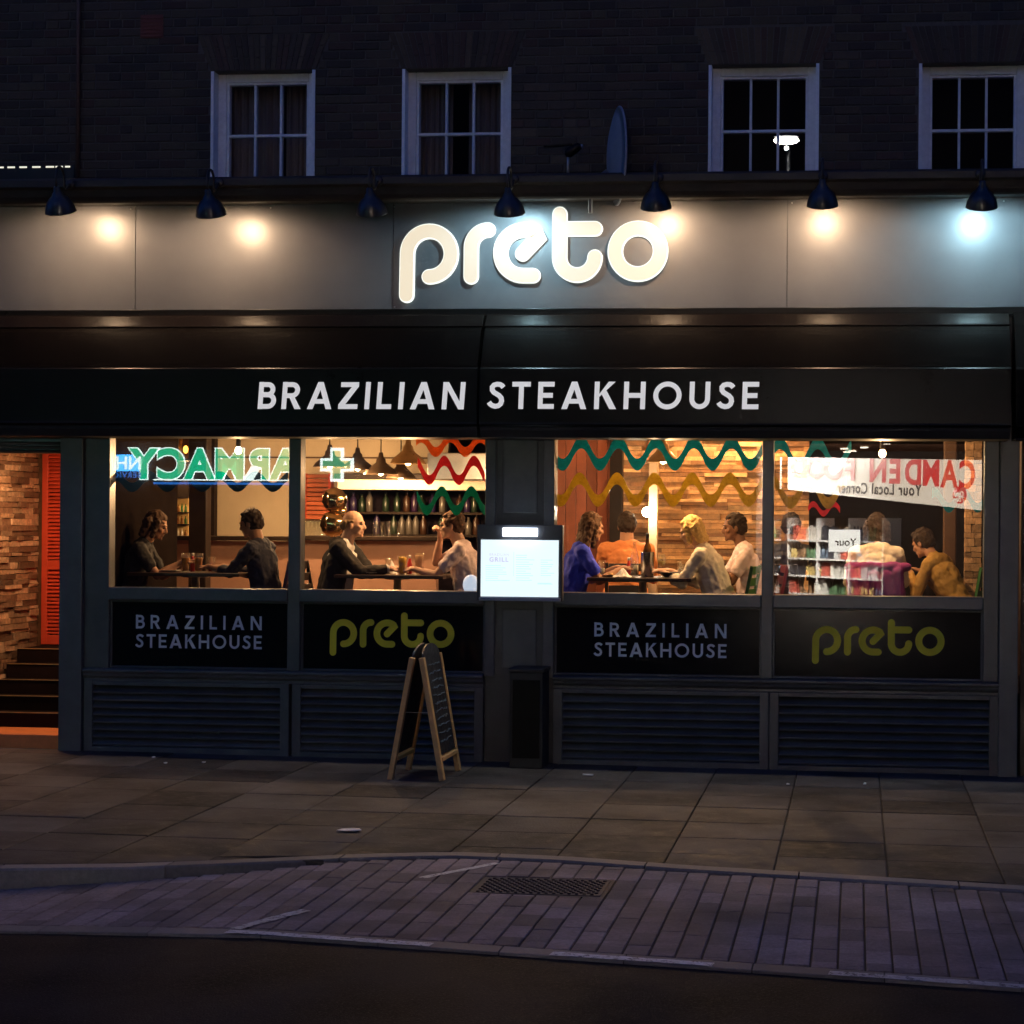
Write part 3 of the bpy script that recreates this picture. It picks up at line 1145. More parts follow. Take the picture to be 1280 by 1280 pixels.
# stall riser: sill mouldings and four louvred panels
for (a, b) in ((X(106, 850) + 0.001, pc0 - 0.001), (pc1 + 0.001, X(1248, 850))):
    prof = [(0.11, ZP0 - 0.001), (-0.055, ZP0 - 0.002), (-0.07, ZP0 - 0.012), (-0.07, ZP0 - 0.03), (-0.055, ZP0 - 0.04), (-0.05, ZP0 - 0.065), (-0.028, ZP0 - 0.085), (-0.028, ZP0 - 0.11), (0.11, ZP0 - 0.11)]
    mb = MB()
    mb.prism(prof, 'x', a, b)
    mb.build('sill', paint, B, 0.003)
lv = [(X(106, 900) + 0.002, X(362, 900)), (X(366, 900), pc0 - 0.002), (pc1 + 0.002, X(961, 900)), (X(962, 900), X(1248, 900))]
ZL1 = ZP0 - 0.112
for i, (a, b) in enumerate(lv):
    e = bpy.data.objects.new('louvre_panel', None)
    COL.objects.link(e)
    e.parent = B
    zb = gz((a + b) / 2) - 0.04
    w = 0.075
    mb = MB()
    mb.box(a, a + w, -0.03, 0.05, zb, ZL1)
    mb.box(b - w, b, -0.03, 0.05, zb, ZL1)
    mb.box(a + w, b - w, -0.028, 0.05, ZL1 - 0.035, ZL1)
    mb.box(a + w, b - w, -0.028, 0.05, zb, gz((a + b) / 2) + 0.045)
    mb.build('frame', paint, e, 0.004)
    mb = MB()
    mb.box(a + 0.01, b - 0.01, 0.052, 0.07, zb, ZL1)
    mb.build('backing', black_mt, e)
    zz = gz((a + b) / 2) + 0.055
    sp = (ZL1 - 0.042 - zz) / 8
    sl_ = MB()
    sl_.add([(a + w + 0.001, 0.045, sp * 0.86), (b - w - 0.001, 0.045, sp * 0.86), (b - w - 0.001, -0.018, 0.0), (a + w + 0.001, -0.018, 0.0),
             (a + w + 0.001, 0.047, sp * 0.86 + 0.014), (b - w - 0.001, 0.047, sp * 0.86 + 0.014), (b - w - 0.001, -0.020, 0.014), (a + w + 0.001, -0.020, 0.014)],
            [(0, 1, 2, 3), (7, 6, 5, 4), (3, 2, 6, 7), (1, 0, 4, 5), (0, 3, 7, 4), (2, 1, 5, 6)])
    sm = sl_.mesh('slat', paint)
    for k in range(8):
        link('slat', sm, e, loc=(0, 0, zz + k * sp))

# --- entrance recess on the left
EB = 1.95
EX0, EX1 = at(50, 690, EB).x - 0.02, XL
mb = MB()
mb.box(-7.5, EX0 - 0.03, 0.0, 0.3, -0.2, 3.68)
mb.build('neighbour_pier', paint_dk, B)
mb = MB()
mb.box(EX0 - 0.2, EX0 - 0.03, 0.3, 2.3, -0.2, 3.4)
sw_o = mb.build('stone_wall', joint_m, B)
z = 0.0
n = 0
srest = MB()
while z < 2.85:
    h = random.choice((0.035, 0.045, 0.055, 0.065))
    y = 0.0 + random.uniform(-0.1, 0)
    while y < EB - 0.02:
        ln = random.uniform(0.14, 0.42)
        ya, yb = max(0.0, y), min(EB - 0.01, y + ln)
        y += ln
        if yb - ya < 0.03:
            continue
        d = random.choice((0.0, 0.004, 0.009, 0.015)) + random.uniform(0, 0.004)
        one = n < 298 and yb > 0.55 and z > 0.25
        q = MB() if one else srest
        q.box(-0.06, d, ya + 0.002, yb - 0.002, z + 0.002, z + h - 0.002, jit=0.005)
        if one:
            o = q.build('stone', random.choice(STONES), sw_o)
            o.location.x = EX0
            n += 1
    z += h
o = srest.build('stones_beyond', STONE, sw_o)
o.location.x = EX0
o['kind'] = 'stuff'
mb = MB()
mb.box(EX1 + 0.001, EX1 + 0.14, 0.13, EB, -0.1, 3.4)
mb.build('passage_wall', dk_wood, B)
mb = MB()
mb.box(EX0 - 0.1, EX1 + 0.14, EB + 0.05, EB + 0.15, 0.0, 3.4)
mb.build('passage_end_wall', md_wood, B)
mb = MB()
mb.box(EX0 - 0.03, EX1 + 0.1, 0.02, EB + 0.05, 2.86, 3.0)
mb.build('passage_soffit', cream, B)
# steps
st = bpy.data.objects.new('entrance_steps', None)
COL.objects.link(st)
st.parent = B
tread_m = mat('dark tread', (0.014, 0.008, 0.007), 0.8, var=0.3, spec=0.05)
nose_m = mat('brass nosing', (0.6, 0.42, 0.2), 0.35, 0.8)
glow_step_m = mat('orange glow step', (0.70, 0.24, 0.07), 0.5, var=0.2)  # warm glow on the lowest step put into its colour
zs = [0.12 + 0.126 * k for k in range(6)]
for k, zt in enumerate(zs):
    y0 = 0.02 if k == 0 else 0.55 + 0.22 * (k - 1)
    q = MB()
    q.box(EX0 + 0.04, EX1 - 0.002, y0, EB + 0.04 if k == 5 else (0.56 if k == 0 else y0 + 0.25), (zs[k - 1] if k else -0.1) + 0.0, zt)
    s_o = q.build('step', tread_m if k else glow_step_m, st, 0.004)
    if k:
        q = MB()
        q.box(EX0 + 0.05, EX1 - 0.006, y0 - 0.006, y0 + 0.028, zt + 0.0005, zt + 0.006)
        q.build('nosing', nose_m, s_o)
# orange louvred shutter at the top of the steps
e = bpy.data.objects.new('shutter', None)
COL.objects.link(e)
e.parent = B
xs0 = X(53, 690, EB)
xs1 = EX1 - 0.02
za, zb = zs[5] + 0.01, 2.80
mb = MB()
fw = 0.06
mb.box(xs0, xs0 + fw, EB - 0.02, EB + 0.04, za, zb)
mb.box(xs1 - fw, xs1 + 0.02, EB - 0.02, EB + 0.04, za, zb)
for zz in (za, (za + zb) / 2 - 0.3, zb - 0.09):
    mb.box(xs0 + fw, xs1 - fw, EB - 0.018, EB + 0.04, zz, zz + 0.09)
mb.build('frame', shutter_m, e, 0.004)
sl_ = MB()
sl_.add([(xs0 + fw, 0.03, 0.03), (xs1 - fw, 0.03, 0.03), (xs1 - fw, -0.015, 0.0), (xs0 + fw, -0.015, 0.0),
         (xs0 + fw, 0.03, 0.04), (xs1 - fw, 0.03, 0.04), (xs1 - fw, -0.017, 0.010), (xs0 + fw, -0.017, 0.010)],
        [(0, 1, 2, 3), (7, 6, 5, 4), (3, 2, 6, 7), (1, 0, 4, 5), (0, 3, 7, 4), (2, 1, 5, 6)])
sm = sl_.mesh('slat', shutter_m)
zz = za + 0.10
while zz < zb - 0.13:
    if not ((za + zb) / 2 - 0.34 < zz < (za + zb) / 2 - 0.2):
        link('slat', sm, e, loc=(0, EB, zz))
    zz += 0.036
# roller shutter box over the entrance
e = bpy.data.objects.new('roller_shutter_box', None)
COL.objects.link(e)
e.parent = B
rs = mat('shutter box metal', (0.16, 0.18, 0.17), 0.35, 0.7)
zt0 = Z(40, 571, 0.0)
mb = MB()
mb.box(-7.5, EX1 - 0.001, -0.02, 0.10, zt0 + 0.03, zt0 + 0.36)
mb.build('casing', rs, e, 0.01)
for k in range(3):
    mb = MB()
    mb.tube([(-7.4, -0.022, zt0 + 0.045 + 0.035 * k), (EX1 - 0.01, -0.022, zt0 + 0.045 + 0.035 * k)], 0.014, 8)
    mb.build('slat', rs, e)

# --- right-hand neighbour
mb = MB()
mb.box(XR + 0.03, 7.5, 0.02, 0.3, -0.2, 3.66)
mb.build('neighbour_shopfront', mat('brown neighbour paint', (0.035, 0.018, 0.013), 0.45, var=0.3), B)
mb = MB()
mb.box(XR + 0.20, XR + 0.32, -0.04, 0.0195, -0.1, 3.3)
mb.build('neighbour_post', mat('brown neighbour post', (0.06, 0.028, 0.018), 0.4, var=0.3), B, 0.006)
mb = MB()                        # floor of the dining room, side and rear walls
mb.box(EX1 + 0.15, 7.2, 0.125, 7.9, FLOOR - 0.15, FLOOR)
mb.build('dining_floor', md_wood, B)
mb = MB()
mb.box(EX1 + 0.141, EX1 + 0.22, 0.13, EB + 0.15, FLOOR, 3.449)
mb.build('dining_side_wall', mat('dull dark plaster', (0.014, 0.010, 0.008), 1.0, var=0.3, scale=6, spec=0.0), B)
mb = MB()
mb.box(-7.3, -7.2, 2.11, 7.9, FLOOR, 3.449)
mb.build('dining_side_wall', dk_wood, B)
mb = MB()
mb.box(-7.2, EX1 + 0.149, 2.11, 7.9, FLOOR - 0.15, FLOOR - 0.001)
mb.build('dining_floor', md_wood, B)
mb = MB()
mb.box(-7.2, EX0 - 0.101, 2.305, 2.4, FLOOR, 3.449)
mb.build('dining_side_wall', dk_wood, B)
mb = MB()
mb.box(6.6, 6.7, 0.31, 7.9, FLOOR, 3.45)
mb.build('dining_side_wall', dk_wood, B)
mb = MB()
mb.box(XR - 0.02, 7.4, 0.301, 0.4, FLOOR - 0.5, 3.45)
mb.box(EX1 + 0.2, XR, 0.1245, 0.20, -0.1, FLOOR - 0.002)
mb.box(EX1 + 0.2, XR, 0.112, 0.13, FLOOR, GB - 0.02)
mb.build('inner_front_wall', dk_wood, B)

# ================================================================== FRONT: AWNINGS, SIGN, LAMPS
AW = -0.47


def zpx(py, Y, px=640):
    return at(px, py, Y).z


def awning(x0, x1, label, text, ta, tb, shear):
    c = (x0 + x1) / 2
    a = thing('awning', label, 'awning', (c, -0.2, 2.66), group='black box awnings over the windows', world=True)
    z393, z408, z458, z530, z546 = zpx(392, -0.10), zpx(408, -0.27), zpx(459, -0.44), zpx(531, AW), zpx(547, -0.42)
    hood = [(-0.02, z393), (-0.11, z393 + 0.0), (-0.20, z393 - 0.025), (-0.262, z408 + 0.018), (-0.274, z408 + 0.004), (-0.27, z408 - 0.006), (-0.02, z408 - 0.006)]
    m = MB()
    m.prism(hood, 'x', x0, x1)
    m.build('hood', hood_m, a, 0.003)
    n = 10
    cov = []
    for i in range(n + 1):
        t = i / n
        cov.append((-0.268 - (0.44 - 0.268) * (t ** 0.75), z408 - 0.007 + (z458 - z408 + 0.009) * t))
    m = MB()
    m.prism(cov + [(-0.02, z458), (-0.02, z408 - 0.007)], 'x', x0 + 0.004, x1 - 0.004)
    m.build('cover', canvas, a)
    val = [(-0.02, z458 - 0.001), (-0.435, z458 - 0.001), (-0.452, z458 - 0.004), (-0.460, z458 - 0.014), (AW, z530 + 0.02), (AW - 0.004, z530 + 0.006), (AW, z530 - 0.002), (-0.45, z530 - 0.012), (-0.02, z530 - 0.012)]
    m = MB()
    m.prism(val, 'x', x0, x1)
    v = m.build('valance', black_gl, a, 0.002)
    low = [(-0.02, z530 - 0.013), (-0.45, z530 - 0.013), (-0.445, z530 - 0.04), (-0.42, z546), (-0.02, z546)]
    m = MB()
    m.prism(low, 'x', x0 + 0.003, x1 - 0.003)
    m.build('front_rail', black_mt, a, 0.003)
    pa, pb = at(ta, 495, AW), at(tb, 495, AW)
    zb = at((ta + tb) / 2, 511.5, AW).z
    ht = 0.221
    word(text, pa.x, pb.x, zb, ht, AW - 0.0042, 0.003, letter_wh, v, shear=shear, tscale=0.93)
    return a


xm0 = at(603, 470, -0.3).x
aw1 = awning(-6.6, xm0 - 0.010, 'black box awning with BRAZILIAN in white capitals on its front', 'BRAZILIAN', 322, 580, 0.07)
aw2 = awning(xm0 + 0.010, at(1262, 470, -0.3).x, 'black box awning with STEAKHOUSE in white capitals on its front', 'STEAKHOUSE', 610, 948, 0.03)
# next awning, cut by the picture edge
x0 = at(1268, 470, -0.3).x
a3 = thing('awning', 'plain black box awning over the neighbouring brown shopfront', 'awning', (6, -0.2, 2.66), group='black box awnings over the windows', world=True)
m = MB()
z393, z408, z458, z531 = zpx(392, -0.10), zpx(408, -0.27), zpx(459, -0.44), zpx(531, AW)
m.prism([(-0.02, z393), (-0.11, z393), (-0.25, z408 + 0.02), (-0.27, z408), (-0.44, z458), (-0.46, z458 - 0.02), (-0.47, z531), (-0.42, z531 - 0.1), (-0.02, z531 - 0.1)], 'x', x0, 7.2)
m.build('cover', canvas, a3, 0.006)
m = MB()
m.tube([(x0, -0.455, z531 - 0.105), (7.2, -0.455, z531 - 0.105)], 0.012, 8)
m.build('front_rail', black_gl, a3)
# small lit fitting in the gap between the awnings
gp = at(596, 518, -0.44)

# logo letters
sg = thing('shop_sign', 'glowing cream rounded letters spelling preto on the grey fascia', 'sign', (0.16, -0.05, 3.9), world=True)
face = emis('lit letter face', (1.0, 0.85, 0.62), 0.86, 0.12)
rimm = emis('lit letter edge', (0.93, 1.0, 0.92), 1.25, 0.2)
la, lb = at(499.5, 320, -0.05), at(834.5, 320, -0.05)
logo(la.x, lb.x, at(667, 353.5, -0.05).z, -0.055, 0.042, face, sg, 56, rimm)

# gooseneck lamps
shade_m = mat('dark lamp enamel', (0.022, 0.022, 0.026), 0.38, 0.0, var=0.25, coat=0.2)
shade_in = mat('pale lamp lining', (0.75, 0.73, 0.70), 0.4, var=0.05)
arm_m = mat('lamp arm metal', (0.06, 0.05, 0.045), 0.4, 0.6)


TILT = math.radians(24)
AX = Vector((0, math.sin(TILT), -math.cos(TILT)))          # opening direction, leans to the wall


def lamp_parts(t, bulb_m, hc, wall_y, mount_z):
    """hc: centre of the shade mouth, local to t"""
    R = Matrix.Rotation(TILT, 3, 'X')
    outer = [(0.018, 0.215), (0.026, 0.205), (0.030, 0.17), (0.044, 0.155), (0.052, 0.135), (0.075, 0.118), (0.100, 0.085), (0.117, 0.045), (0.125, 0.006), (0.126, 0.0)]
    inner = [(0.122, 0.0), (0.119, 0.010), (0.111, 0.045), (0.094, 0.082), (0.070, 0.110), (0.03, 0.125)]
    mb = MB()
    mb.lathe(outer + inner, hc, 28, R)
    sh = mb.build('shade', shade_m, t)
    mb = MB()
    mb.lathe([(0.1205, 0.003), (0.1172, 0.012), (0.1092, 0.046), (0.092, 0.081), (0.068, 0.1085), (0.03, 0.1225)], hc, 28, R)
    mb.v and None
    # lining as open bowl: drop the two end caps
    mb.f = mb.f[:-2]
    mb.sm = mb.sm[:-2]
    mb.build('lining', shade_in, sh)
    mb = MB()
    mb.lathe([(0.012, 0.122), (0.014, 0.108), (0.026, 0.096), (0.028, 0.084), (0.020, 0.070), (0.006, 0.064)], hc, 14, R)
    mb.build('bulb', bulb_m, t)
    # arm: up from the neck, over, down to the cornice with a small curl
    top = Vector(hc) + R @ Vector((0, 0, 0.21))
    up = Vector((top.x, top.y - 0.01, top.z + 0.10))
    pts = [top - Vector((0, 0.0, 0.01)), top + Vector((0, -0.012, 0.04))]
    cyl = up + Vector((0, 0.075, 0))
    for k in range(9):
        a = PI - PI * k / 8
        pts.append(cyl + Vector((0, 0.075 * math.cos(a), 0.075 * math.sin(a))))
    end = Vector((0, wall_y, mount_z))
    last = pts[-1]
    for k in range(1, 8):
        q = k / 7
        b0, b1, b2, b3 = last, last + Vector((0, 0, -0.14)), end + Vector((0, -0.10, -0.07)), end
        pts.append(b0 * (1 - q) ** 3 + b1 * 3 * q * (1 - q) ** 2 + b2 * 3 * q * q * (1 - q) + b3 * q ** 3)
    mb = MB()
    mb.tube(pts, 0.011, 8)
    mb.build('arm', arm_m, t)
    mb = MB()
    mb.lathe([(0.042, 0), (0.042, 0.008), (0.03, 0.016), (0.012, 0.02)], end, 16, Matrix.Rotation(PI / 2, 3, 'X'))
    mb.build('wall_plate', arm_m, t)


def point(name, loc, energy, col, r=0.03, parent=None):
    l = bpy.data.lights.new(name, 'POINT')
    l.energy = energy * K
    l.color = col
    l.shadow_soft_size = r
    o = bpy.data.objects.new(name, l)
    COL.objects.link(o)
    o.location = loc
    if parent:
        o.parent = parent
    return o


WARM = (1.0, 0.66, 0.40)
COLD = (0.52, 0.86, 1.0)
b_warm = emis('warm bulb', (1.0, 0.75, 0.45), 30)
b_cold = emis('cold bulb', (0.6, 0.9, 1.0), 30)
b_off = mat('unlit bulb', (0.5, 0.5, 0.5), 0.2, var=0)
LAMPS = [(76, 266, 'w', 'dark gooseneck lamp with warm light above the blank fascia end by the entrance'),
         (264, 270, 'w', 'dark gooseneck lamp with warm light below the curtained window beside the air brick'),
         (465, 268, 'o', 'unlit dark gooseneck lamp just before the letter p of the sign'),
         (637, 268, 'c', 'dark gooseneck lamp with cold light above the letters r and e'),
         (820, 261, 'w', 'dark gooseneck lamp with warm light above the letter o of the sign'),
         (1028, 258, 'w', 'dark gooseneck lamp with warm light past the last letter, under a bare window'),
         (1227, 260, 'c', 'dark gooseneck lamp with cold light at the far end of the fascia')]
HY = -0.53
for px, py, kind, lab in LAMPS:
    p = at(px, py - 1, HY)
    mz = ZC1 - 0.05
    t = thing('gooseneck_lamp', lab, 'wall lamp', (p.x, -0.345, mz), group='gooseneck lamps along the fascia')
    hc = Vector((0, HY + 0.345, p.z - mz))
    lamp_parts(t, {'w': b_warm, 'c': b_cold, 'o': b_off}[kind], hc, 0.0, 0.0)
    if kind != 'o':
        point('lamp_light', hc - AX * 0.036, 42.0 if kind == 'w' else 46.0, WARM if kind == 'w' else COLD, 0.022, t)

# menu case
mx0, mx1 = at(596, 700, -0.12).x, at(703, 700, -0.12).x
mz0, mz1 = at(650, 751, -0.12).z, at(650, 656, -0.12).z
mc = thing('menu_case', 'glowing white menu case on the pier between the windows', 'menu case', ((mx0 + mx1) / 2, 0, mz0), world=True)
mb = MB()
mb.box(mx0, mx1, -0.12, -0.036, mz0, mz1)
mb.build('case', mat('menu case frame', (0.045, 0.047, 0.05), 0.4), mc, 0.006)
sx0, sx1 = at(601, 710, -0.125).x, at(698, 710, -0.125).x
sz0, sz1 = at(650, 746, -0.125).z, at(650, 675, -0.125).z
mb = MB()
mb.box(sx0, sx1, -0.126, -0.118, sz0, sz1)
scr = mb.build('lit_menu', emis('lit menu sheet', (0.78, 0.93, 1.0), 1.05, 0.6), mc)
mb = MB()
mb.box(at(628, 665, -0.17).x, at(671, 665, -0.17).x, -0.17, -0.125, at(650, 670.5, -0.17).z, at(650, 660, -0.17).z)
mb.build('lamp', emis('menu lamp tube', (0.72, 0.82, 1.0), 7.0, 0.6), mc, 0.004)
mb = MB()
mb.box(sx0 - 0.01, sx1 + 0.02, -0.150, -0.121, sz0 - 0.035, sz0 - 0.006)
mb.build('ledge', mat('menu ledge', (0.35, 0.37, 0.42), 0.35), mc, 0.004)
ink = mat('pale menu ink', (0.50, 0.47, 0.60), 0.6, var=0, emit=(0.60, 0.52, 0.72), estr=0.75)
ink2 = mat('pale blue menu ink', (0.45, 0.65, 0.72), 0.6, var=0, emit=(0.60, 0.86, 0.95), estr=0.95)


def front_text(s, px, py, size, Y, m, parent, bold=0.0, spacing=1.0):
    me = text_mesh(s, size, 0.0006, bold, spacing)
    me.materials.clear()
    me.materials.append(m)
    p = at(px, py, Y)
    o = link('lettering', me, parent, rot=(PI / 2, 0, 0))
    o.location = (p.x, Y, p.z)
    return o


front_text('BRAZILIAN', 624, 694.5, 0.028, -0.1275, ink, scr, 0.0, 1.25)
front_text('GRILL', 623.5, 702, 0.052, -0.1275, ink, scr, 0.0012, 1.25)
mb = MB()
random.seed(3)
for (xa, xb, ya, yb, n) in ((607, 640, 707, 728, 8), (645, 668, 694, 728, 12), (676, 694, 700, 722, 8), (672, 692, 729, 731, 2)):
    for k in range(n):
        yy = ya + (yb - ya) * k / n
        q0, q1 = at(xa, yy, -0.1275), at(xa + (xb - xa) * random.uniform(0.45, 1), yy, -0.1275)
        mb.box(q0.x, q1.x, -0.1272, -0.1262, q0.z - 0.003, q0.z + 0.003)
q0 = at(642, 690, -0.1275)
mb.box(q0.x, q0.x + 0.004, -0.1272, -0.1262, q0.z - 0.2, q0.z)
mb.build('menu_lines', ink2, scr)

# black cabinet at the foot of the pier
c0, c1 = at(635, 900, -0.36).x, at(680, 900, -0.36).x
cb = thing('cabinet', 'narrow black metal cabinet standing at the foot of the pier', 'cabinet', ((c0 + c1) / 2, -0.2, gz(0.2)), world=True)
zt = at(657, 836, -0.36).z
mb = MB()
mb.box(c0 + 0.012, c1 - 0.012, -0.36, -0.04, gz(0.2), zt - 0.03)
mb.build('body', black_mt, cb, 0.008)
mb = MB()
mb.box(c0, c1, -0.37, -0.038, zt - 0.0295, zt)
mb.build('lid', mat('cabinet lid', (0.02, 0.02, 0.022), 0.35), cb, 0.006)
mb = MB()
mb.box(c0 + 0.035, c1 - 0.035, -0.366, -0.3605, gz(0.2) + 0.08, zt - 0.09)
mb.build('door', black_gl, cb, 0.003)

# A-board
random.seed(11)
ab = thing('a_board', 'pine framed chalkboard A-board with arched black boards on the pavement', 'sign', (-0.51, -0.92, gz(-0.5)))
zt = at(522, 822, -1.18).z - gz(-0.5)
board_m = mat('chalkboard', (0.018, 0.02, 0.024), 0.55, var=0.5, scale=18)
chalk = mat('blue grey chalk', (0.09, 0.13, 0.16), 0.9, var=0.5, scale=40)


def ab_side(sgn, xt, xb, ya, yb, name):
    legs = []
    for yy in (ya, yb):
        q = MB()
        q.bar((xb, yy, 0.0), (xt, yy, zt), 0.040, 0.060, up=(0, 1, 0))
        legs.append(q.build('leg', pine, ab, 0.003))
    for tz in (0.17,):
        q = MB()
        xx = xb + (xt - xb) * tz
        q.bar((xx, ya + 0.02, zt * tz), (xx, yb - 0.02, zt * tz), 0.03, 0.06, up=(1, 0, 0))
        q.build('rail', pine, ab, 0.003)
    # board with an arched top, standing between the legs
    d = Vector((xt - xb, 0, zt))
    n = Vector((zt, 0, -(xt - xb))).normalized() * sgn
    prof = []
    lo, hi = 0.20, 1.0
    w0, w1 = ya + 0.022, yb - 0.022
    pts = [(w0, lo), (w1, lo)]
    for k in range(13):
        a = PI * k / 12
        pts.append(((w0 + w1) / 2 + (w1 - w0) / 2 * math.cos(a), hi + 0.10 * math.sin(a)))
    base = Vector((xb, 0, 0))
    vs = [base + d * s_ + Vector((0, y_, 0)) + n * o_ for o_ in (0.012, -0.004) for y_, s_ in pts]
    m_ = len(pts)
    q = MB()
    q.add(vs, [tuple(range(m_)), tuple(range(m_, 2 * m_))[::-1]] + [(i, (i + 1) % m_, m_ + (i + 1) % m_, m_ + i) for i in range(m_)])
    bo = q.build('chalkboard', board_m, ab)
    # chalk scrawl
    q = MB()
    for k in range(11):
        s_ = 0.92 - k * 0.062
        y0 = w0 + random.uniform(0.06, 0.12)
        pr = []
        for j in range(14):
            t = j / 13
            pr.append(base + d * (s_ + random.uniform(-0.012, 0.012)) + Vector((0, y0 + (w1 - 0.06 - y0) * t, 0)) + n * 0.0135)
        q.tube(pr, 0.0035, 4)
    q.build('chalk_marks', chalk, bo)


ya_, yb_ = -1.20 + 0.92, -0.62 + 0.92
xt_ = at(517, 822, -1.18).x + 0.51
xt2 = at(527.5, 822, -1.18).x + 0.51
ab_side(-1, xt_ - 0.004, at(488, 968, -1.2).x + 0.51, ya_, yb_, 'l')
ab_side(1, xt2 + 0.004, at(553, 968, -1.2).x + 0.51, ya_, yb_, 'r')
mb = MB()
mb.bar((-0.10, -0.26, zt * 0.55), (0.10, -0.26, zt * 0.55), 0.006, 0.003)
mb.build('stay', steel, ab)

# satellite dish, aerial arm and glowing dashes on the cornice
p = at(762, 216, -0.12)
sd = thing('satellite_dish', 'grey oval satellite dish seen edge-on standing on the cornice', 'satellite dish', (p.x, -0.12, ZC1), rz=math.radians(110))
dish_m = mat('dish grey', (0.36, 0.36, 0.40), 0.5, var=0.12)
vs, fs = [], []
NR, NA = 6, 32
for side in (0, 1):
    for i in range(NR + 1):
        r = i / NR
        for k in range(NA):
            a = 2 * PI * k / NA
            vs.append((0.30 * r * math.cos(a), -0.07 * r * r + side * 0.012 + (0.016 * (i == NR) * (1 if side else -1) * 0), 0.40 * r * math.sin(a) + 0.18))
ring = NA
o0 = (NR + 1) * NA
for side in (0, 1):
    for i in range(NR):
        for k in range(NA):
            a, b = side * o0 + i * NA + k, side * o0 + i * NA + (k + 1) % NA
            fs.append((a, b, b + NA, a + NA))
for k in range(NA):
    a, b = NR * NA + k, NR * NA + (k + 1) % NA
    fs.append((a, b, b + o0, a + o0))
mb = MB()
mb.add(vs, fs, True)
mb.build('reflector', dish_m, sd)
mb = MB()
mb.tube([(0.30 * math.cos(2 * PI * k / 32), -0.07, 0.40 * math.sin(2 * PI * k / 32) + 0.18) for k in range(33)], 0.010, 6)
mb.build('rim', dish_m, sd)
mb = MB()
mb.tube([(0, 0.02, 0.05), (0.0, 0.16, -0.05), (0, 0.16, -0.30)], 0.018, 8)
mb.build('mount', metal, sd)
mb = MB()
mb.tube([(0, 0.0, -0.1), (0.0, -0.42, 0.02)], 0.012, 8)
mb.build('feed_arm', metal, sd)
mb = MB()
mb.cap((0, -0.42, 0.02), (0, -0.36, 0.09), 0.035, 0.03)
mb.build('feed_horn', black_mt, sd)

p = at(710, 216, -0.20)
q0 = at(680, 183, -0.20)
q1 = at(722, 186, -0.20)
sc = thing('security_camera', 'small dark security camera on a short post beside the satellite dish', 'camera', (p.x, -0.2, ZC1), world=True)
mb = MB()
mb.tube([(p.x, -0.2, ZC1 - 0.005), (p.x, -0.2, q1.z - 0.03)], 0.011, 8)
mb.build('post', metal, sc)
mb = MB()
mb.bar((q0.x, -0.22, q0.z - 0.005), (q1.x - 0.04, -0.2, q0.z + 0.015), 0.05, 0.018)
mb.build('sun_shield', black_gl, sc, 0.004)
mb = MB()
mb.cap((p.x + 0.01, -0.2, q1.z - 0.03), (q1.x, -0.2, q1.z + 0.015), 0.042, 0.036)
mb.build('housing', black_gl, sc)
mb = MB()
mb.lathe([(0.018, 0), (0.018, 0.02), (0.01, 0.025)], (q1.x + 0.02, -0.2, q1.z + 0.02), 10, Matrix.Rotation(PI / 2, 3, 'Y'))
mb.build('lens', steel, sc)

ls = thing('dash_row', 'row of short glowing white dashes on the cornice by the entrance end', 'light strip', (at(45, 208, -0.3).x, -0.3, ZC1), world=True)  # bright dashes on the cornice, made emissive
dash = emis('dash glow', (1.0, 0.95, 0.75), 0.9, 0.5)  # pale dashes given an emission of their own
zz = at(45, 208.5, -0.30).z
mb = MB()
mb.box(-5.6, at(92, 208, -0.3).x, -0.29, -0.27, ZC1 - 0.01, zz + 0.012)
mb.build('rail', black_mt, ls)
for a, b in ((-22, -8), (-4, 4), (9, 18), (24, 33), (40, 50), (57, 67), (69, 72), (74, 78), (81, 87)):
    mb = MB()
    mb.box(at(a, 208, -0.3).x, at(b, 208, -0.3).x, -0.296, -0.2905, zz - 0.007, zz + 0.006)
    mb.build('pale_dash', dash, ls)

# tube under the shutter box that lights the entrance
tl = thing('strip_lamp', 'slim lit tube under the soffit above the entrance steps', 'lamp', (-4.2, 0.16, 2.84), world=True)
mb = MB()
mb.tube([(-4.50, 0.5, 2.845), (EX1 - 0.05, 0.5, 2.845)], 0.012, 8)
mb.build('tube', emis('entrance tube', (1.0, 0.55, 0.25), 14, 0.5), tl)
mb = MB()
mb.box(-4.52, EX1 - 0.03, 0.475, 0.525, 2.848, 2.859)
mb.build('batten', white_pt, tl)
al = bpy.data.lights.new('entrance_light', 'AREA')
al.shape = 'RECTANGLE'
al.size, al.size_y = 0.6, 0.05
al.energy = 44 * K
al.color = (1.0, 0.52, 0.25)
o = bpy.data.objects.new('entrance_light', al)
COL.objects.link(o)
o.location = (-4.2, 0.5, 2.825)

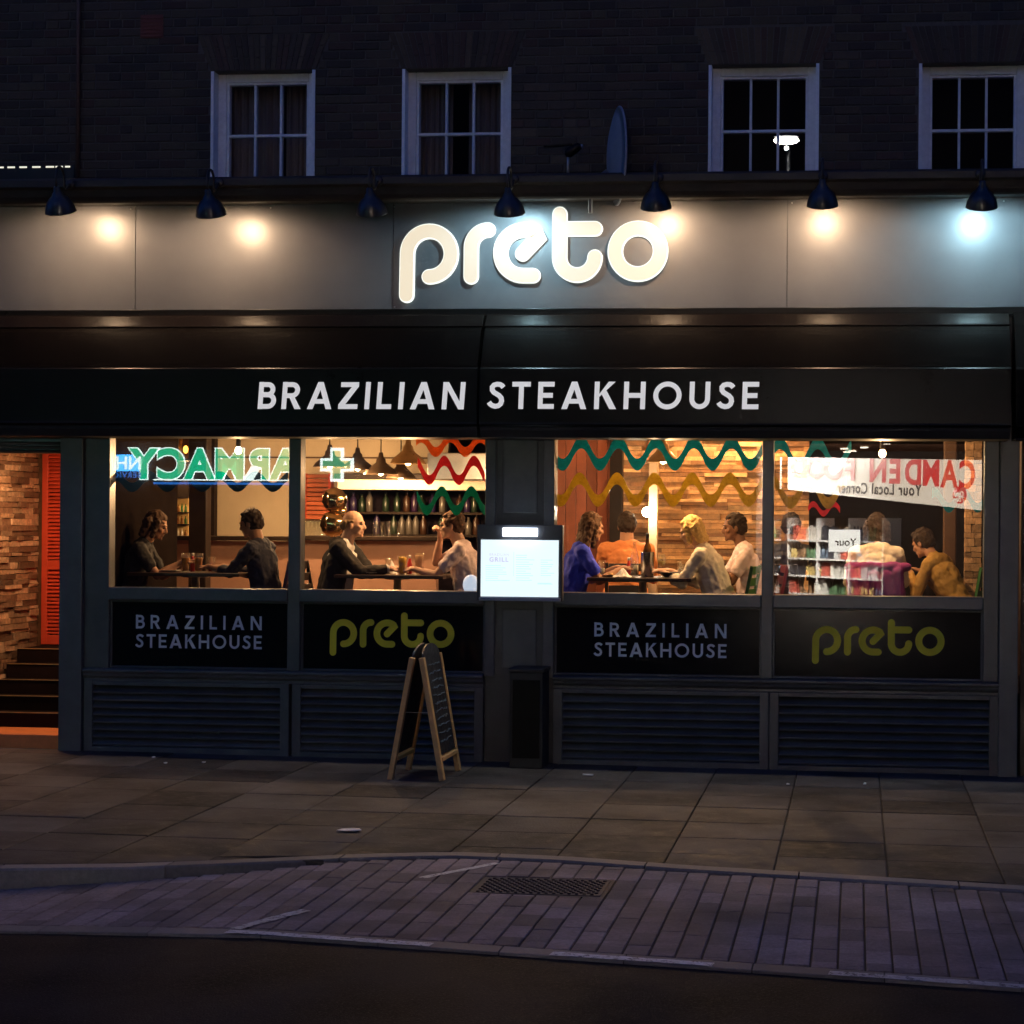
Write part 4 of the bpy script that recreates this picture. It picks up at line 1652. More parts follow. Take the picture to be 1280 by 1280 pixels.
# litter on the footway
random.seed(5)
for k, (px, py, w, h) in enumerate(((437, 1040, 0.16, 0.05), (735, 969, 0.10, 0.02), (985, 979, 0.03, 0.02), (1081, 978, 0.03, 0.02), (192, 951, 0.03, 0.02), (207, 958, 0.03, 0.02), (255, 957, 0.03, 0.02))):
    d = at(px, py, 0) - Vector(CAM)
    tt = (gz(0) - CAM[2]) / d.z
    g = Vector(CAM) + d * tt
    q = MB()
    z0 = gz(g.x) + 0.004
    n = 7
    out = [(g.x + w / 2 * math.cos(2 * PI * i / n) * random.uniform(0.8, 1.1), g.y + h * math.sin(2 * PI * i / n) * random.uniform(0.8, 1.1)) for i in range(n)]
    q.add([(x, y, z0 + random.uniform(0, 0.006)) for x, y in out] + [(x, y, z0 + 0.008 + random.uniform(0, 0.004)) for x, y in out],
          [tuple(range(n))[::-1], tuple(range(n, 2 * n))] + [(i, (i + 1) % n, n + (i + 1) % n, n + i) for i in range(n)])
    o = q.build('paper_scrap', paper)
    labs = ('flat white paper scrap lying alone in the middle of the pavement', 'long pale scrap on the pavement beside the louvred panels')
    tag(o, labs[k] if k < 2 else 'tiny white crumb of litter on the pavement near the shopfront', 'litter', 'litter on the pavement')

# ================================================================== ACROSS THE STREET (seen in the window glass)
def mirror(v, pc=Vector((0, 0.049, 0)), yaw=0.0):
    n = Vector((math.sin(-yaw), math.cos(yaw), 0))
    return v - n * (2 * (v - pc).dot(n))


W2YAW = math.radians(1.45)
W2C = Vector(((PX[1][0] + PX[1][1]) / 2, 0.049, 0))
for o in B.children:
    if o.name == 'window_pane.001':
        o.data.transform(Matrix.Translation(-W2C))
        o.location = W2C
        o.rotation_euler = (0, 0, W2YAW)


def opp(px, py, V):
    return mirror(at(px, py, V))


struct(sheet('opposite_pavement', [(-40, -14.1), (-40, -20.4), (40, -20.4), (40, -14.1)], SLAB, 0.3, 0.0))
ob = thing('opposite_building', 'dark brick terrace across the street with a pharmacy and a bright grocery', 'building')
g0, g1 = opp(945, 640, 20.5).x, opp(1236, 640, 20.5).x + 0.6
mb = MB()
obm = mat('opposite brick', (0.06, 0.045, 0.038), 0.9, var=0.3)
mb.box(-30, g0, -21.0, -20.45, -0.4, 12.6)
mb.box(g1, 30, -21.0, -20.45, -0.4, 12.6)
mb.box(g0, g1, -21.0, -20.45, 3.9, 12.6)
mb.build('wall', obm, ob)
gi = mat('grocery wall', (0.62, 0.52, 0.42), 0.8, var=0.05)
gdk = mat('grocery dark wall', (0.05, 0.03, 0.025), 0.7, var=0.2)
mb = MB()
mb.box(g0 - 0.1, g0, -30.0, -21.0, -0.3, 3.9)
mb.box(g1, g1 + 0.1, -30.0, -21.0, -0.3, 3.9)
mb.box(g0, g1, -30.1, -30.0, -0.3, 3.9)
mb.build('grocery_wall', gdk, ob)
mb = MB()
mb.box(g0, g1, -30.0, -21.0, 3.75, 3.89)
mb.build('grocery_ceiling', mat('grocery ceiling', (0.5, 0.2, 0.10), 0.8), ob)
mb = MB()
mb.box(g0, g1, -30.0, -21.0, -0.3, -0.1)
mb.build('grocery_floor', gdk, ob)
for (px, py) in ((1110, 557), (1108, 565), (1055, 612), (1080, 600), (1065, 635), (1058, 645)):
    p = opp(px, py, 24.5 + (py - 557) * 0.06)
    mb = MB()
    mb.lathe([(0.0, 0), (0.09, 0.0), (0.09, 0.03)], (p.x, p.y, 3.70), 12)
    mb.build('downlight', emis('downlight', (1.0, 0.9, 0.7), 12), ob)


def sign_text(s, px, py, V, size, m, parent, bold=0.0, dy=0.0, spacing=1.0, xs=1.0):
    me = text_mesh(s, size, 0.004, bold, spacing)
    me.materials.clear()
    me.materials.append(m)
    p = opp(px, py, V)
    o = link('lettering', me, parent, rot=(PI / 2, 0, PI))
    o.location = (p.x, p.y + dy, p.z)
    o.scale = (xs, 1, 1)
    return o


ph = thing('pharmacy_sign', 'green pharmacy lettering with white outline over a blue light bar across the street', 'sign', (opp(300, 600, 20.4).x, -20.4, 2.9), world=True)
lw = emis('sign white', (0.85, 1.0, 0.95), 9.0, 0.6)
lg = emis('sign green', (0.0, 0.42, 0.20), 8.5, 0.3)
lb_ = emis('sign blue', (0.03, 0.20, 0.75), 5.0, 0.3)
sign_text('PHARMACY', 301, 597.5, 20.4, 0.80, lw, ph, 0.052, 0.0, 1.08)
sign_text('PHARMACY', 301, 597.5, 20.4, 0.80, lg, ph, 0.030, 0.012, 1.08)
for ya, yb, mm in ((598.8, 601.5, lw), (602.5, 606.5, lb_)):
    p0, p1 = opp(192, ya, 20.4), opp(408, yb, 20.4)
    mb = MB()
    mb.box(p0.x, p1.x, -20.33, -20.28, p1.z, p0.z)
    mb.build('light_bar', mm, ph)
mb = MB()
p0, p1 = opp(186, 560, 20.4), opp(412, 612, 20.4)
mb.box(p0.x, p1.x, -20.445, -20.38, p1.z, p0.z)
mb.build('sign_board', black_mt, ph)
nh = thing('health_sign', 'small blue lit NHS sign beside the pharmacy lettering across the street', 'sign', (opp(158, 600, 20.4).x, -20.4, 2.9), world=True)
p0, p1 = opp(128, 568, 20.4), opp(181, 589, 20.4)
mb = MB()
mb.box(p0.x, p1.x, -20.40, -20.36, p1.z, p0.z)
mb.build('panel', emis('sign light blue', (0.02, 0.32, 0.85), 14.0, 0.3), nh)
sign_text('NHS', 157, 586.5, 20.4, 0.36, lw, nh, 0.006, 0.06, 1.0, 1.0)
sign_text('SERVICES', 155, 597, 20.4, 0.15, lb_, nh, 0.004, 0.06, 1.25)
# green cross, seen in the second pane
cr = thing('pharmacy_cross', 'green neon pharmacy cross with white outline across the street', 'sign', (0, -20.0, 3.0))
pc = mirror(at(421, 581, 20.0), W2C, W2YAW)
cr.location = (pc.x, pc.y, pc.z)


def plus(a, w):
    return [(-w, -a), (w, -a), (w, -w), (a, -w), (a, w), (w, w), (w, a), (-w, a), (-w, w), (-a, w), (-a, -w), (-w, -w)]


cr.rotation_euler = (0, 0, 2 * W2YAW)
mb = MB()
mb.prism(plus(0.33, 0.13), 'y', -0.05, 0.0)
mb.build('outline', lw, cr)
mb = MB()
mb.prism(plus(0.27, 0.075), 'y', -0.01, 0.02)
mb.build('face', emis('cross green', (0.05, 0.45, 0.22), 5.5, 0.3), cr)

# banner, hung at an angle
bn = thing('shop_banner', 'white banner with an added glow reading CAMDEN FOOD in red over the grocery across the street', 'banner', (0, 0, 0))
Aq, Bq = opp(1226, 606, 17.0), opp(975, 590, 24.0)
A_top, A_bot = opp(1226, 575, 17.0).z, opp(1226, 638, 17.0).z
B_top, B_bot = opp(975, 571.5, 24.0).z, opp(975, 611, 24.0).z
dirx = Vector((Bq.x - Aq.x, Bq.y - Aq.y, 0))
BL = dirx.length
ang = math.atan2(dirx.y, dirx.x)
bn.location = (Aq.x, Aq.y, 0)
bn.rotation_euler = (0, 0, ang)
ban_w = emis('banner cloth glow', (1.0, 0.82, 0.62), 5.0, 0.6)  # light on the banner cloth and its inks put in as emission
ban_r = emis('banner red ink', (0.80, 0.03, 0.02), 5.0, 0.2)
ban_k = emis('banner dark ink', (0.14, 0.06, 0.04), 1.6, 0.05)
mb = MB()
mb.prism([(0, A_bot), (BL, B_bot), (BL, B_top), (0, A_top)], 'y', 0.0, 0.02)
mb.build('cloth', ban_w, bn)


def ban_text(s, t, zf, size, m, bold, dy, xs=1.0, spacing=1.0):
    """one letter block at fraction t along the banner"""
    me = text_mesh(s, size, 0.003, bold, spacing)
    me.materials.clear()
    me.materials.append(m)
    lo, hi = A_bot + (B_bot - A_bot) * t, A_top + (B_top - A_top) * t
    o = link('lettering', me, bn, rot=(PI / 2, 0, 0))
    o.location = (BL * t, -dy, lo + (hi - lo) * zf)
    o.scale = (xs, 1, 1)
    sl2 = math.atan2((B_bot - A_bot) * 0.6 + (B_top - A_top) * 0.4, BL)
    o.rotation_euler = (PI / 2, -sl2 * 0.6, 0)
    return o


def column(P_):
    dx, dy = P_.x - CAM[0], P_.y - CAM[1]
    return CX + F_PX * (dx * math.cos(YAW) + dy * math.sin(YAW)) / (-dx * math.sin(YAW) + dy * math.cos(YAW))


pxs = [1209, 1187, 1164, 1142, 1119, 1097, None, 1063, 1042, 1020, 998]
for c, pxx in zip('CAMDEN FOOD', pxs):
    if pxx is None:
        continue
    # fraction along the banner that shows at this column
    best = min(range(0, 201), key=lambda q: abs(column(mirror(Vector((Aq.x + dirx.x * q / 200, Aq.y + dirx.y * q / 200, 2.7)))) - pxx))
    t = best / 200
    hgt = (A_top - A_bot) + ((B_top - B_bot) - (A_top - A_bot)) * t
    size = hgt * 0.78
    c1 = column(mirror(Vector((Aq.x + dirx.x * t, Aq.y + dirx.y * t, 2.7))))
    c2 = column(mirror(Vector((Aq.x + dirx.x * (t + 0.01), Aq.y + dirx.y * (t + 0.01), 2.7))))
    run_ = 22.0 * 0.01 * BL / abs(c2 - c1)
    ban_text(c, t, 0.43 + 0.02 * t, size, ban_r, 0.02, 0.012, run_ * 0.92 / (0.70 * size))
ban_text('Your Local Corner', 0.46, 0.13, (A_top - A_bot) * 0.34, ban_k, 0.006, 0.012, 1.25, 1.15)
mb = MB()
mb.lathe([(0.0, 0), (1.0, 0), (1.0, 0.01), (0.0, 0.01)], (0, 0, 0), 24, Matrix.Rotation(PI / 2, 3, 'X'))
o = mb.build('badge', ban_r, bn)
o.scale = (0.23, 1, 0.15)
tb = 0.085
o.location = (BL * tb, -0.004, A_bot + (B_bot - A_bot) * tb + 0.23)
ban_text('Open', tb, 0.24, 0.14, ban_w, 0.003, 0.03)
ban_text('7 Days', tb, 0.13, 0.13, ban_w, 0.003, 0.03)

# grocery shelving with goods
random.seed(21)
S0, S1 = opp(955, 700, 25.5), opp(1112, 700, 21.4)
sd_ = Vector((S1.x - S0.x, S1.y - S0.y, 0))
SL = sd_.length
sang = math.atan2(sd_.y, sd_.x)
white_sh = mat('white shelf', (0.75, 0.74, 0.72), 0.5, var=0.04)
un = thing('grocery_shelves', 'long white grocery shelving full of bottles and packets across the street', 'shelves', (S0.x, S0.y, -0.1), sang)
mb = MB()
mb.box(0, SL, -0.30, -0.26, 0, 2.25)
mb.build('back_panel', mat('shelf back', (0.03, 0.025, 0.022), 0.7), un)
SH = [0.25, 0.62, 1.0, 1.36, 1.74]
for z in SH:
    mb = MB()
    mb.box(0, SL, -0.2599, 0.16, z - 0.035, z)
    mb.build('shelf', white_sh, un)
for x in [SL * i / 4 for i in range(5)]:
    mb = MB()
    mb.box(x - 0.02, x + 0.02, -0.255, 0.165, 0, 2.2)
    mb.build('upright', white_sh, un)
GC = [(0.45, 0.10, 0.07), (0.08, 0.16, 0.08), (0.55, 0.56, 0.55), (0.45, 0.33, 0.12), (0.7, 0.68, 0.62), (0.18, 0.10, 0.05), (0.04, 0.04, 0.05), (0.12, 0.16, 0.22)]
gm = [mat('goods %d' % i, c, 0.35, var=0.25, scale=20) for i, c in enumerate(GC)]
gmesh = []
for i, m in enumerate(gm):
    q = MB()
    if i % 2:
        q.lathe([(0.04, 0), (0.042, 0.01), (0.042, 0.17), (0.018, 0.22), (0.016, 0.27), (0.018, 0.285)], (0, 0, 0), 9)
        gmesh.append(('bottle', q.mesh('bottle', m)))
    else:
        q.box(-0.055, 0.055, -0.04, 0.04, 0, 0.20)
        q.box(-0.05, 0.05, -0.006, 0.006, 0.2, 0.22)
        gmesh.append(('packet', q.mesh('packet', m)))
cs, sn = math.cos(sang), math.sin(sang)
for z in SH:
    x = 0.08
    run = 0
    while x < SL - 0.08:
        if run == 0:
            kind = random.randrange(8)
            run = random.randint(2, 5)
        run -= 1
        nm, me = gmesh[kind]
        lx, ly = x, 0.06 + random.uniform(-0.02, 0.02)
        o = link(nm, me, None, loc=(S0.x + cs * lx - sn * ly, S0.y + sn * lx + cs * ly, -0.1 + z), rot=(0, 0, sang))
        o.scale = (1, 1, random.uniform(0.95, 1.12) if nm == 'bottle' else random.uniform(1.2, 1.45))
        tag(o, '%s on the white grocery shelving across the street' % ('coloured bottle' if nm == 'bottle' else 'coloured packet'), nm, 'goods on the grocery shelves')
        x += 0.125
# bright notice board in the grocery
p0, p1 = opp(1036, 662, 20.8), opp(1075, 690, 20.8)
ns = thing('lit_notice', 'glowing white notice board in the grocery doorway across the street', 'sign', ((p0.x + p1.x) / 2, -20.7, p1.z), world=True)
mb = MB()
mb.box(p0.x, p1.x, -20.72, -20.68, p1.z, p0.z)
mb.build('board', emis('notice white', (1, 0.95, 0.85), 8, 0.5), ns)
sign_text('Your', 1057, 682, 20.8, 0.20, ban_k, ns, 0.003, 0.03)
for (lx, ly, e_) in ((0.3, 0.9, 1900), (0.75, 1.1, 1900)):
    gl_ = bpy.data.lights.new('grocery_light', 'AREA')
    gl_.shape = 'RECTANGLE'
    gl_.size, gl_.size_y = 1.6, 0.5
    gl_.energy = e_ * K
    gl_.color = (1.0, 0.93, 0.82)
    o = bpy.data.objects.new('grocery_light', gl_)
    COL.objects.link(o)
    o.location = (S0.x + cs * lx * SL - sn * ly, S0.y + sn * lx * SL + cs * ly, 3.4)
    o.rotation_euler = (math.radians(-32), 0, sang)

# street lamp behind the camera
pl = mirror(at(983, 174, 17.5), Vector((0, WY + 0.175, 0)))
slp = thing('street_lamp', 'tall lit street lamp on the opposite pavement', 'street lamp', (pl.x, pl.y, gz(1) - 0.0))
hz = pl.z - gz(1)
mb = MB()
mb.tube([(0, -0.9, 0), (0, -0.9, 1.2), (0, -0.9, 1.25), (0, -0.9, hz - 0.2), (0, -0.8, hz + 0.1), (0, -0.15, hz + 0.14)], [0.09, 0.09, 0.06, 0.045, 0.04, 0.03], 10)
mb.build('post', metal, slp)
mb = MB()
mb.ell((0, 0, hz + 0.05), (0.25, 0.12, 0.035))
mb.build('head', metal, slp)
mb = MB()
mb.ell((0, 0, hz - 0.02), (0.23, 0.12, 0.075))
mb.build('lens', emis('street lamp lens', (1.0, 0.95, 0.80), 60, 0.5), slp)
point('street_light', (0, 0, hz - 0.16), 46, (1.0, 0.94, 0.88), 0.035, slp)

# ================================================================== DINING ROOM
random.seed(31)


def room_part(name, m, boxes, bev=0.0, parent=None):
    """boxes given as (px0, px1, pytop, pybottom, Y front, Y back)"""
    q = MB()
    for (a, b, t, bt, y0, y1) in boxes:
        p0, p1 = at(a, (t + bt) / 2, y0), at(b, (t + bt) / 2, y0)
        zt_, zb_ = at((a + b) / 2, t, y0).z, at((a + b) / 2, bt, y0).z
        q.box(p0.x, p1.x, y0, y1, max(zb_, FLOOR), min(zt_, 3.449))
    return q.build(name, m, parent or B, bev)


HI, LO = 300, 900
room_part('cream_wall', cream, [(262, 560, HI, LO, 4.70, 4.8)])
room_part('dark_partition', dk_wood, [(60, 203, HI, LO, 3.4, 3.5), (206, 236, HI, 622, 3.6, 3.7), (262, 268, HI, LO, 4.5, 4.6)])
room_part('dark_post', dk_wood, [(236, 258, HI, LO, 2.5, 2.65)], 0.01)
room_part('dark_post', dk_wood, [(170, 180, HI, LO, 2.9, 3.0)], 0.01)
room_part('slanted_rail', md_wood, [(183, 187, HI, LO, 3.2, 3.3)], 0.01)
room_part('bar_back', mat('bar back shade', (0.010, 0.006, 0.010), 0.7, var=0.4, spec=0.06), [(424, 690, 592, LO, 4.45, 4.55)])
room_part('bar_soffit', mat('bar soffit white', (0.74, 0.64, 0.50), 0.6, var=0.05), [(422, 690, 600, 612.5, 3.8, 4.44)], 0.004)
room_part('soffit_trim', dk_wood, [(418, 690, 592.5, 599.5, 3.78, 4.44)], 0.004)
room_part('counter_front', mat('rose plaster', (0.46, 0.26, 0.18), 0.7, var=0.1), [(204, 362, 676, LO, 3.25, 3.35), (372, 545, 676, LO, 3.25, 3.35)])
room_part('counter_top', dk_wood, [(200, 366, 670.5, 675.5, 3.10, 3.75), (368, 550, 670.5, 675.5, 3.10, 3.75)], 0.006)
room_part('picture_rail', md_wood, [(262, 560, 571, 573, 4.68, 4.70)])
room_part('steel_hood', steel, [(534, 640, 566, 600, 3.3, 3.76)], 0.01)
room_part('dark_end_wall', dk_wood, [(1008, 1400, HI, LO, 5.2, 5.3)])
room_part('timber_pillar', md_wood, [(1180, 1196, HI, LO, 2.0, 2.15)], 0.012)
room_part('pale_post', mat('pale timber post', (0.42, 0.28, 0.16), 0.6, var=0.12), [(811, 822, HI, LO, 2.30, 2.38)], 0.006)
room_part('dark_post', dk_wood, [(762, 778, HI, LO, 2.70, 2.8)], 0.008)
# amber bottle niche in the bar
room_part('bottle_niche', mat('amber niche', (0.55, 0.36, 0.14), 0.5), [(206, 235, 623, 671, 3.68, 3.72)])
# orange louvred hatch
e = bpy.data.objects.new('louvred_hatch', None)
COL.objects.link(e)
e.parent = B
p0, p1 = at(380, 620, 4.6), at(415, 620, 4.6)
zt_, zb_ = at(397, 592, 4.6).z, at(397, 649, 4.6).z
q = MB()
q.box(p0.x, p0.x + 0.03, 4.55, 4.66, zb_, zt_)
q.box(p1.x - 0.03, p1.x, 4.55, 4.66, zb_, zt_)
q.build('frame', shutter_m, e)
q = MB()
q.box(p0.x + 0.03, p1.x - 0.03, 0, 0.03, 0, 0.042)
hm = q.mesh('slat', mat('hatch slat', (0.46, 0.11, 0.04), 0.5))
z = zb_
while z < zt_ - 0.04:
    o = link('slat', hm, e, 0.006, loc=(0, 4.57, z))
    z += 0.05
# reclaimed timber strip wall
tw0, tw1 = at(777, 650, 3.0).x, at(1011, 650, 3.0).x
q = MB()
q.box(tw0, tw1, 3.03, 3.15, FLOOR, 3.449)
tw = q.build('timber_wall', dk_wood, B)
z = 1.22
n = 0
while z < 2.95:
    h = random.choice((0.034, 0.042, 0.042, 0.056))
    x = tw0 - random.uniform(0, 0.3)
    while x < tw1:
        ln = random.uniform(0.22, 0.6)
        a, b = max(x, tw0), min(x + ln, tw1)
        x += ln
        if b - a < 0.03:
            continue
        q = MB()
        d = random.uniform(0.0, 0.045)
        q.box(a + 0.001, b - 0.001, 3.0 - d, 3.03, z + 0.0015, z + h - 0.0015, jit=0.002)
        if n < 299:
            q.build('plank', random.choice(PLANKS), tw)
            n += 1
    z += h
q = MB()
q.box(tw0, tw1, 3.005, 3.03, FLOOR, 1.219)
q.build('plank_base', PLANK, tw)
# red boards
r0, r1 = at(680, 650, 3.0).x, at(763, 650, 3.0).x
q = MB()
q.box(r0, r1, 3.06, 3.1, FLOOR, 3.449)
rb = q.build('board_wall', dk_wood, B)
x = r0
while x < r1:
    q = MB()
    w = 0.105
    q.box(x + 0.002, x + w - 0.002, 3.03 - random.uniform(0, 0.006), 3.06, FLOOR, 3.44)
    q.build('board', redwood, rb, 0.004)
    x += w
# stone pillar by the right-hand window edge
sp0, sp1 = at(1206, 650, 1.7).x, at(1227, 650, 1.7).x
q = MB()
q.box(sp0 + 0.01, sp1 - 0.01, 1.72, 1.95, FLOOR, 3.449)
spo = q.build('stone_pillar', joint_m, B)
z = 1.2
while z < 2.8:
    h = random.choice((0.05, 0.06, 0.075))
    xm = sp0 + (sp1 - sp0) * random.uniform(0.35, 0.65)
    for a, b in ((sp0, xm), (xm, sp1)):
        q = MB()
        q.box(a + 0.002, b - 0.002, 1.70 - random.uniform(0, 0.02), 1.80, z + 0.002, z + h - 0.002, jit=0.004)
        q.build('stone', STONE, spo)
    z += h

# pendants
dark_sh = mat('bronze shade', (0.10, 0.065, 0.04), 0.35, 0.7, var=0.2)
brass_sh = brass
shade_lin = mat('pendant lining', (0.7, 0.5, 0.3), 0.5)
pbulb = emis('pendant bulb', (1.0, 0.62, 0.28), 22, 0.5)


def pendant(px, py, Y, label, r=0.15, m=dark_sh, e=20, bare=False):
    p = at(px, py, Y)
    t = thing('pendant_lamp', label, 'pendant lamp', (p.x, Y, p.z), group='pendant lamps in the dining room')
    q = MB()
    q.tube([(0, 0, (0.10 if bare else 0.17)), (0, 0, 3.449 - p.z)], 0.006, 6)
    q.build('cord', black_mt, t)
    if not bare:
        q = MB()
        q.lathe([(0.020, 0.22), (0.028, 0.17), (0.045, 0.155), (0.05, 0.12), (r * 0.55, 0.085), (r * 0.85, 0.045), (r, 0.006), (r * 1.01, 0.0), (r * 0.96, 0.004), (r * 0.8, 0.04), (r * 0.5, 0.075), (0.03, 0.10)], (0, 0, 0), 24)
        q.build('shade', m, t)
    else:
        q = MB()
        q.lathe([(0.012, 0.13), (0.022, 0.12), (0.022, 0.06), (0.018, 0.055)], (0, 0, 0), 12)
        q.build('holder', black_mt, t)
    q = MB()
    q.lathe([(0.010, 0.085), (0.014, 0.06), (0.030, 0.035), (0.032, 0.015), (0.022, -0.005), (0.006, -0.012)], (0, 0, 0), 12)
    q.build('bulb', pbulb, t)
    point('pendant_light', (0, 0, -0.05), e * 1.95, (1.0, 0.57, 0.26), 0.03, t)
    return t


pendant(412, 584, 2.6, 'dark dome pendant lamp hanging in front of the orange louvred hatch', 0.16, dark_sh, 44)
pendant(447, 587, 3.0, 'dark dome pendant lamp hanging next to the orange louvred hatch', 0.16, dark_sh, 26)
pendant(476, 593, 3.0, 'dark dome pendant lamp hanging lowest over the counter', 0.17, dark_sh, 26)
pendant(510, 580, 0.95, 'large brass dome pendant lamp beside the orange wavy garland', 0.16, brass, 30)
pendant(501, 598, 3.3, 'small dark pendant lamp half behind the brass one', 0.15, dark_sh, 20)
pendant(829, 578, 0.95, 'brass dome pendant lamp hanging before the pale post and timber wall', 0.14, brass, 36)
pendant(1103, 570, 0.7, 'bare bulb pendant on a black holder near the stone pillar', 0.1, dark_sh, 26, True)
pendant(298, 566, 1.2, 'bare bulb pendant before the cream wall', 0.1, dark_sh, 22, True)
pendant(905, 480, 2.55, 'added unseen bare bulb pendant raking the timber strip wall', 0.1, dark_sh, 74, True)  # lamp added above the view to rake light across the planks
amber = glass_mat('amber lantern glass', 0.08, (0.9, 0.6, 0.2), 0.1)
for k, (px, lab) in enumerate(((212, 'amber glass wall lantern over the bottle niche'), (232, 'amber glass wall lantern touching the dark post'))):
    p = at(px, 574, 3.3)
    t = thing('lantern', lab, 'lantern', (p.x, 3.3, p.z), group='amber lanterns')
    q = MB()
    for a in (-1, 1):
        for b in (-1, 1):
            q.box(a * 0.06 - 0.006, a * 0.06 + 0.006, b * 0.06 - 0.006, b * 0.06 + 0.006, 0, 0.26)
    q.box(-0.07, 0.07, -0.07, 0.07, 0.2605, 0.28)
    q.box(-0.07, 0.07, -0.07, 0.07, -0.02, -0.0005)
    q.tube([(0, 0, 0.28), (0, 0, 3.449 - p.z)], 0.006, 6)
    q.build('frame', black_mt, t)
    q = MB()
    q.box(-0.054, 0.054, -0.054, 0.054, 0.004, 0.255)
    q.build('glass', amber, t)
    q = MB()
    q.ell((0, 0, 0.10), (0.025, 0.025, 0.04))
    q.build('bulb', emis('amber bulb', (1.0, 0.6, 0.2), 8, 0.5), t)
    point('lantern_light', (0, 0, -0.07), 9, (1.0, 0.6, 0.28), 0.03, t)
# dazzling bare bulb on the pale post
p = at(809, 640, 2.22)
t = thing('bulb_lamp', 'dazzling bare bulb fixed to the pale timber post', 'wall lamp', (p.x, 2.22, p.z))
q = MB()
q.lathe([(0.03, 0.085), (0.03, 0.07), (0.014, 0.06), (0.014, 0.02)], (0, 0, 0), 12, Matrix.Rotation(-PI / 2, 3, 'X'))
q.build('holder', black_mt, t)
q = MB()
q.ell((0, -0.01, 0), (0.046, 0.046, 0.046))
q.build('bulb', emis('dazzling bulb', (1.0, 0.9, 0.72), 120, 0.5), t)
point('bulb_light', (0, -0.095, 0), 14, (1.0, 0.8, 0.55), 0.03, t)
# added glowing globe in place of the menu lamp's pale reflection
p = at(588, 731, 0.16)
t = thing('reflection_globe', 'added glowing white globe standing for a reflection in the window corner by the menu case', 'lamp', (p.x, 0.19, GB))
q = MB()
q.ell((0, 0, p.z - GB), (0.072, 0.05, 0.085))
q.build('globe', emis('reflection glow white', (0.72, 0.82, 1.0), 0.75, 0.6), t)
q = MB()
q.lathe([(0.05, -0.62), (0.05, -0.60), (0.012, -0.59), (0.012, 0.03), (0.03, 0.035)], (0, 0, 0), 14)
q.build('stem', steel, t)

# wavy garlands behind the glass
g_teal = mat('teal foil', (0.01, 0.34, 0.40), 0.35, 0.2, var=0.25, scale=30)
g_green = mat('green foil', (0.012, 0.26, 0.18), 0.35, 0.2, var=0.25, scale=30)
g_olive = mat('olive foil', (0.50, 0.38, 0.05), 0.3, 0.3, var=0.25, scale=30)
g_red = mat('red foil', (0.55, 0.06, 0.07), 0.35, 0.2, var=0.25, scale=30)
g_org = mat('orange foil', (0.62, 0.20, 0.03), 0.4, 0.2, var=0.25, scale=30)


for m_ in (g_teal, g_green, g_olive, g_red, g_org):
    nt_ = m_.node_tree
    pb_ = nt_.nodes['Principled BSDF']
    tr_ = nt_.nodes.new('ShaderNodeBsdfTranslucent')
    for l_ in nt_.links:
        if l_.to_socket == pb_.inputs['Base Color']:
            nt_.links.new(l_.from_socket, tr_.inputs['Color'])
            break
    mx_ = nt_.nodes.new('ShaderNodeMixShader')
    mx_.inputs['Fac'].default_value = 0.6
    nt_.links.new(pb_.outputs[0], mx_.inputs[1])
    nt_.links.new(tr_.outputs[0], mx_.inputs[2])
    nt_.links.new(mx_.outputs[0], nt_.nodes['Material Output'].inputs['Surface'])


def garland(pa, pb, py, amp, per, w, m, label, Y=0.13, ph=0.0):
    a, b = at(pa, py, Y), at(pb, py, Y)
    pts = []
    sc_ = (b.x - a.x) / (pb - pa)
    n = int((pb - pa) * 0.45)
    for i in range(n + 1):
        t = i / n
        x = a.x + (b.x - a.x) * t
        s_ = math.sin(2 * PI * (t * (pb - pa) / per) + ph)
        s_ = math.copysign(abs(s_) ** 0.9, s_)
        pts.append((x, a.z + (b.z - a.z) * t + amp * sc_ * s_))
    q = MB()
    hw = w * sc_ * 0.62
    n1 = len(pts)
    vs = [(x_, yy_, z_ + dz_) for yy_ in (Y, Y + 0.003) for x_, z_ in pts for dz_ in (hw, -hw)]
    fs = []
    for i in range(n1 - 1):
        a0, b0 = 2 * i, 2 * (n1 + i)
        fs += [(a0, a0 + 1, a0 + 3, a0 + 2), (b0, b0 + 2, b0 + 3, b0 + 1), (a0, a0 + 2, b0 + 2, b0), (a0 + 1, b0 + 1, b0 + 3, a0 + 3)]
    q.add(vs, fs)
    o = q.build('garland', m)
    return tag(o, label, 'garland', 'wavy garlands in the windows')


garland(520, 606, 556, 9, 37, 10, g_org, 'orange wavy garland across the top corner of the window by the pier', ph=0.5)
garland(522, 606, 588, 12, 37, 10, g_red, 'red wavy garland between the orange and the green ones', 0.14, ph=2.2)
garland(521, 606, 626, 12, 37, 10, g_green, 'green wavy garland hanging lowest beside the steel hood', ph=2.6)
garland(695, 953, 567, 14, 47, 12, g_teal, 'teal wavy garland along the top before the timber strip wall', ph=3.6)
garland(695, 953, 612, 14, 47, 12, g_olive, 'olive wavy garland under the teal one before the timber strip wall', 0.14, ph=3.9)
garland(968, 1064, 569, 15, 47, 12, g_teal, 'short teal wavy garland in the corner of the window by the stone pillar', ph=0.6)
garland(968, 1058, 615, 14, 47, 12, g_olive, 'short olive wavy garland in the window by the stone pillar', 0.14, ph=2.0)
garland(1010, 1050, 636, 6, 26, 6, g_red, 'small red wavy garland below the short olive one', 0.15)
garland(138, 360, 602, 7, 44, 9, mat('dark teal foil', (0.008, 0.045, 0.06), 0.4, 0.2), 'dark teal wavy garland across the window by the entrance', ph=0.8)
garland(1165, 1228, 625, 10, 36, 10, g_teal, 'teal wavy garland end hanging before the stone pillar', ph=1.0)

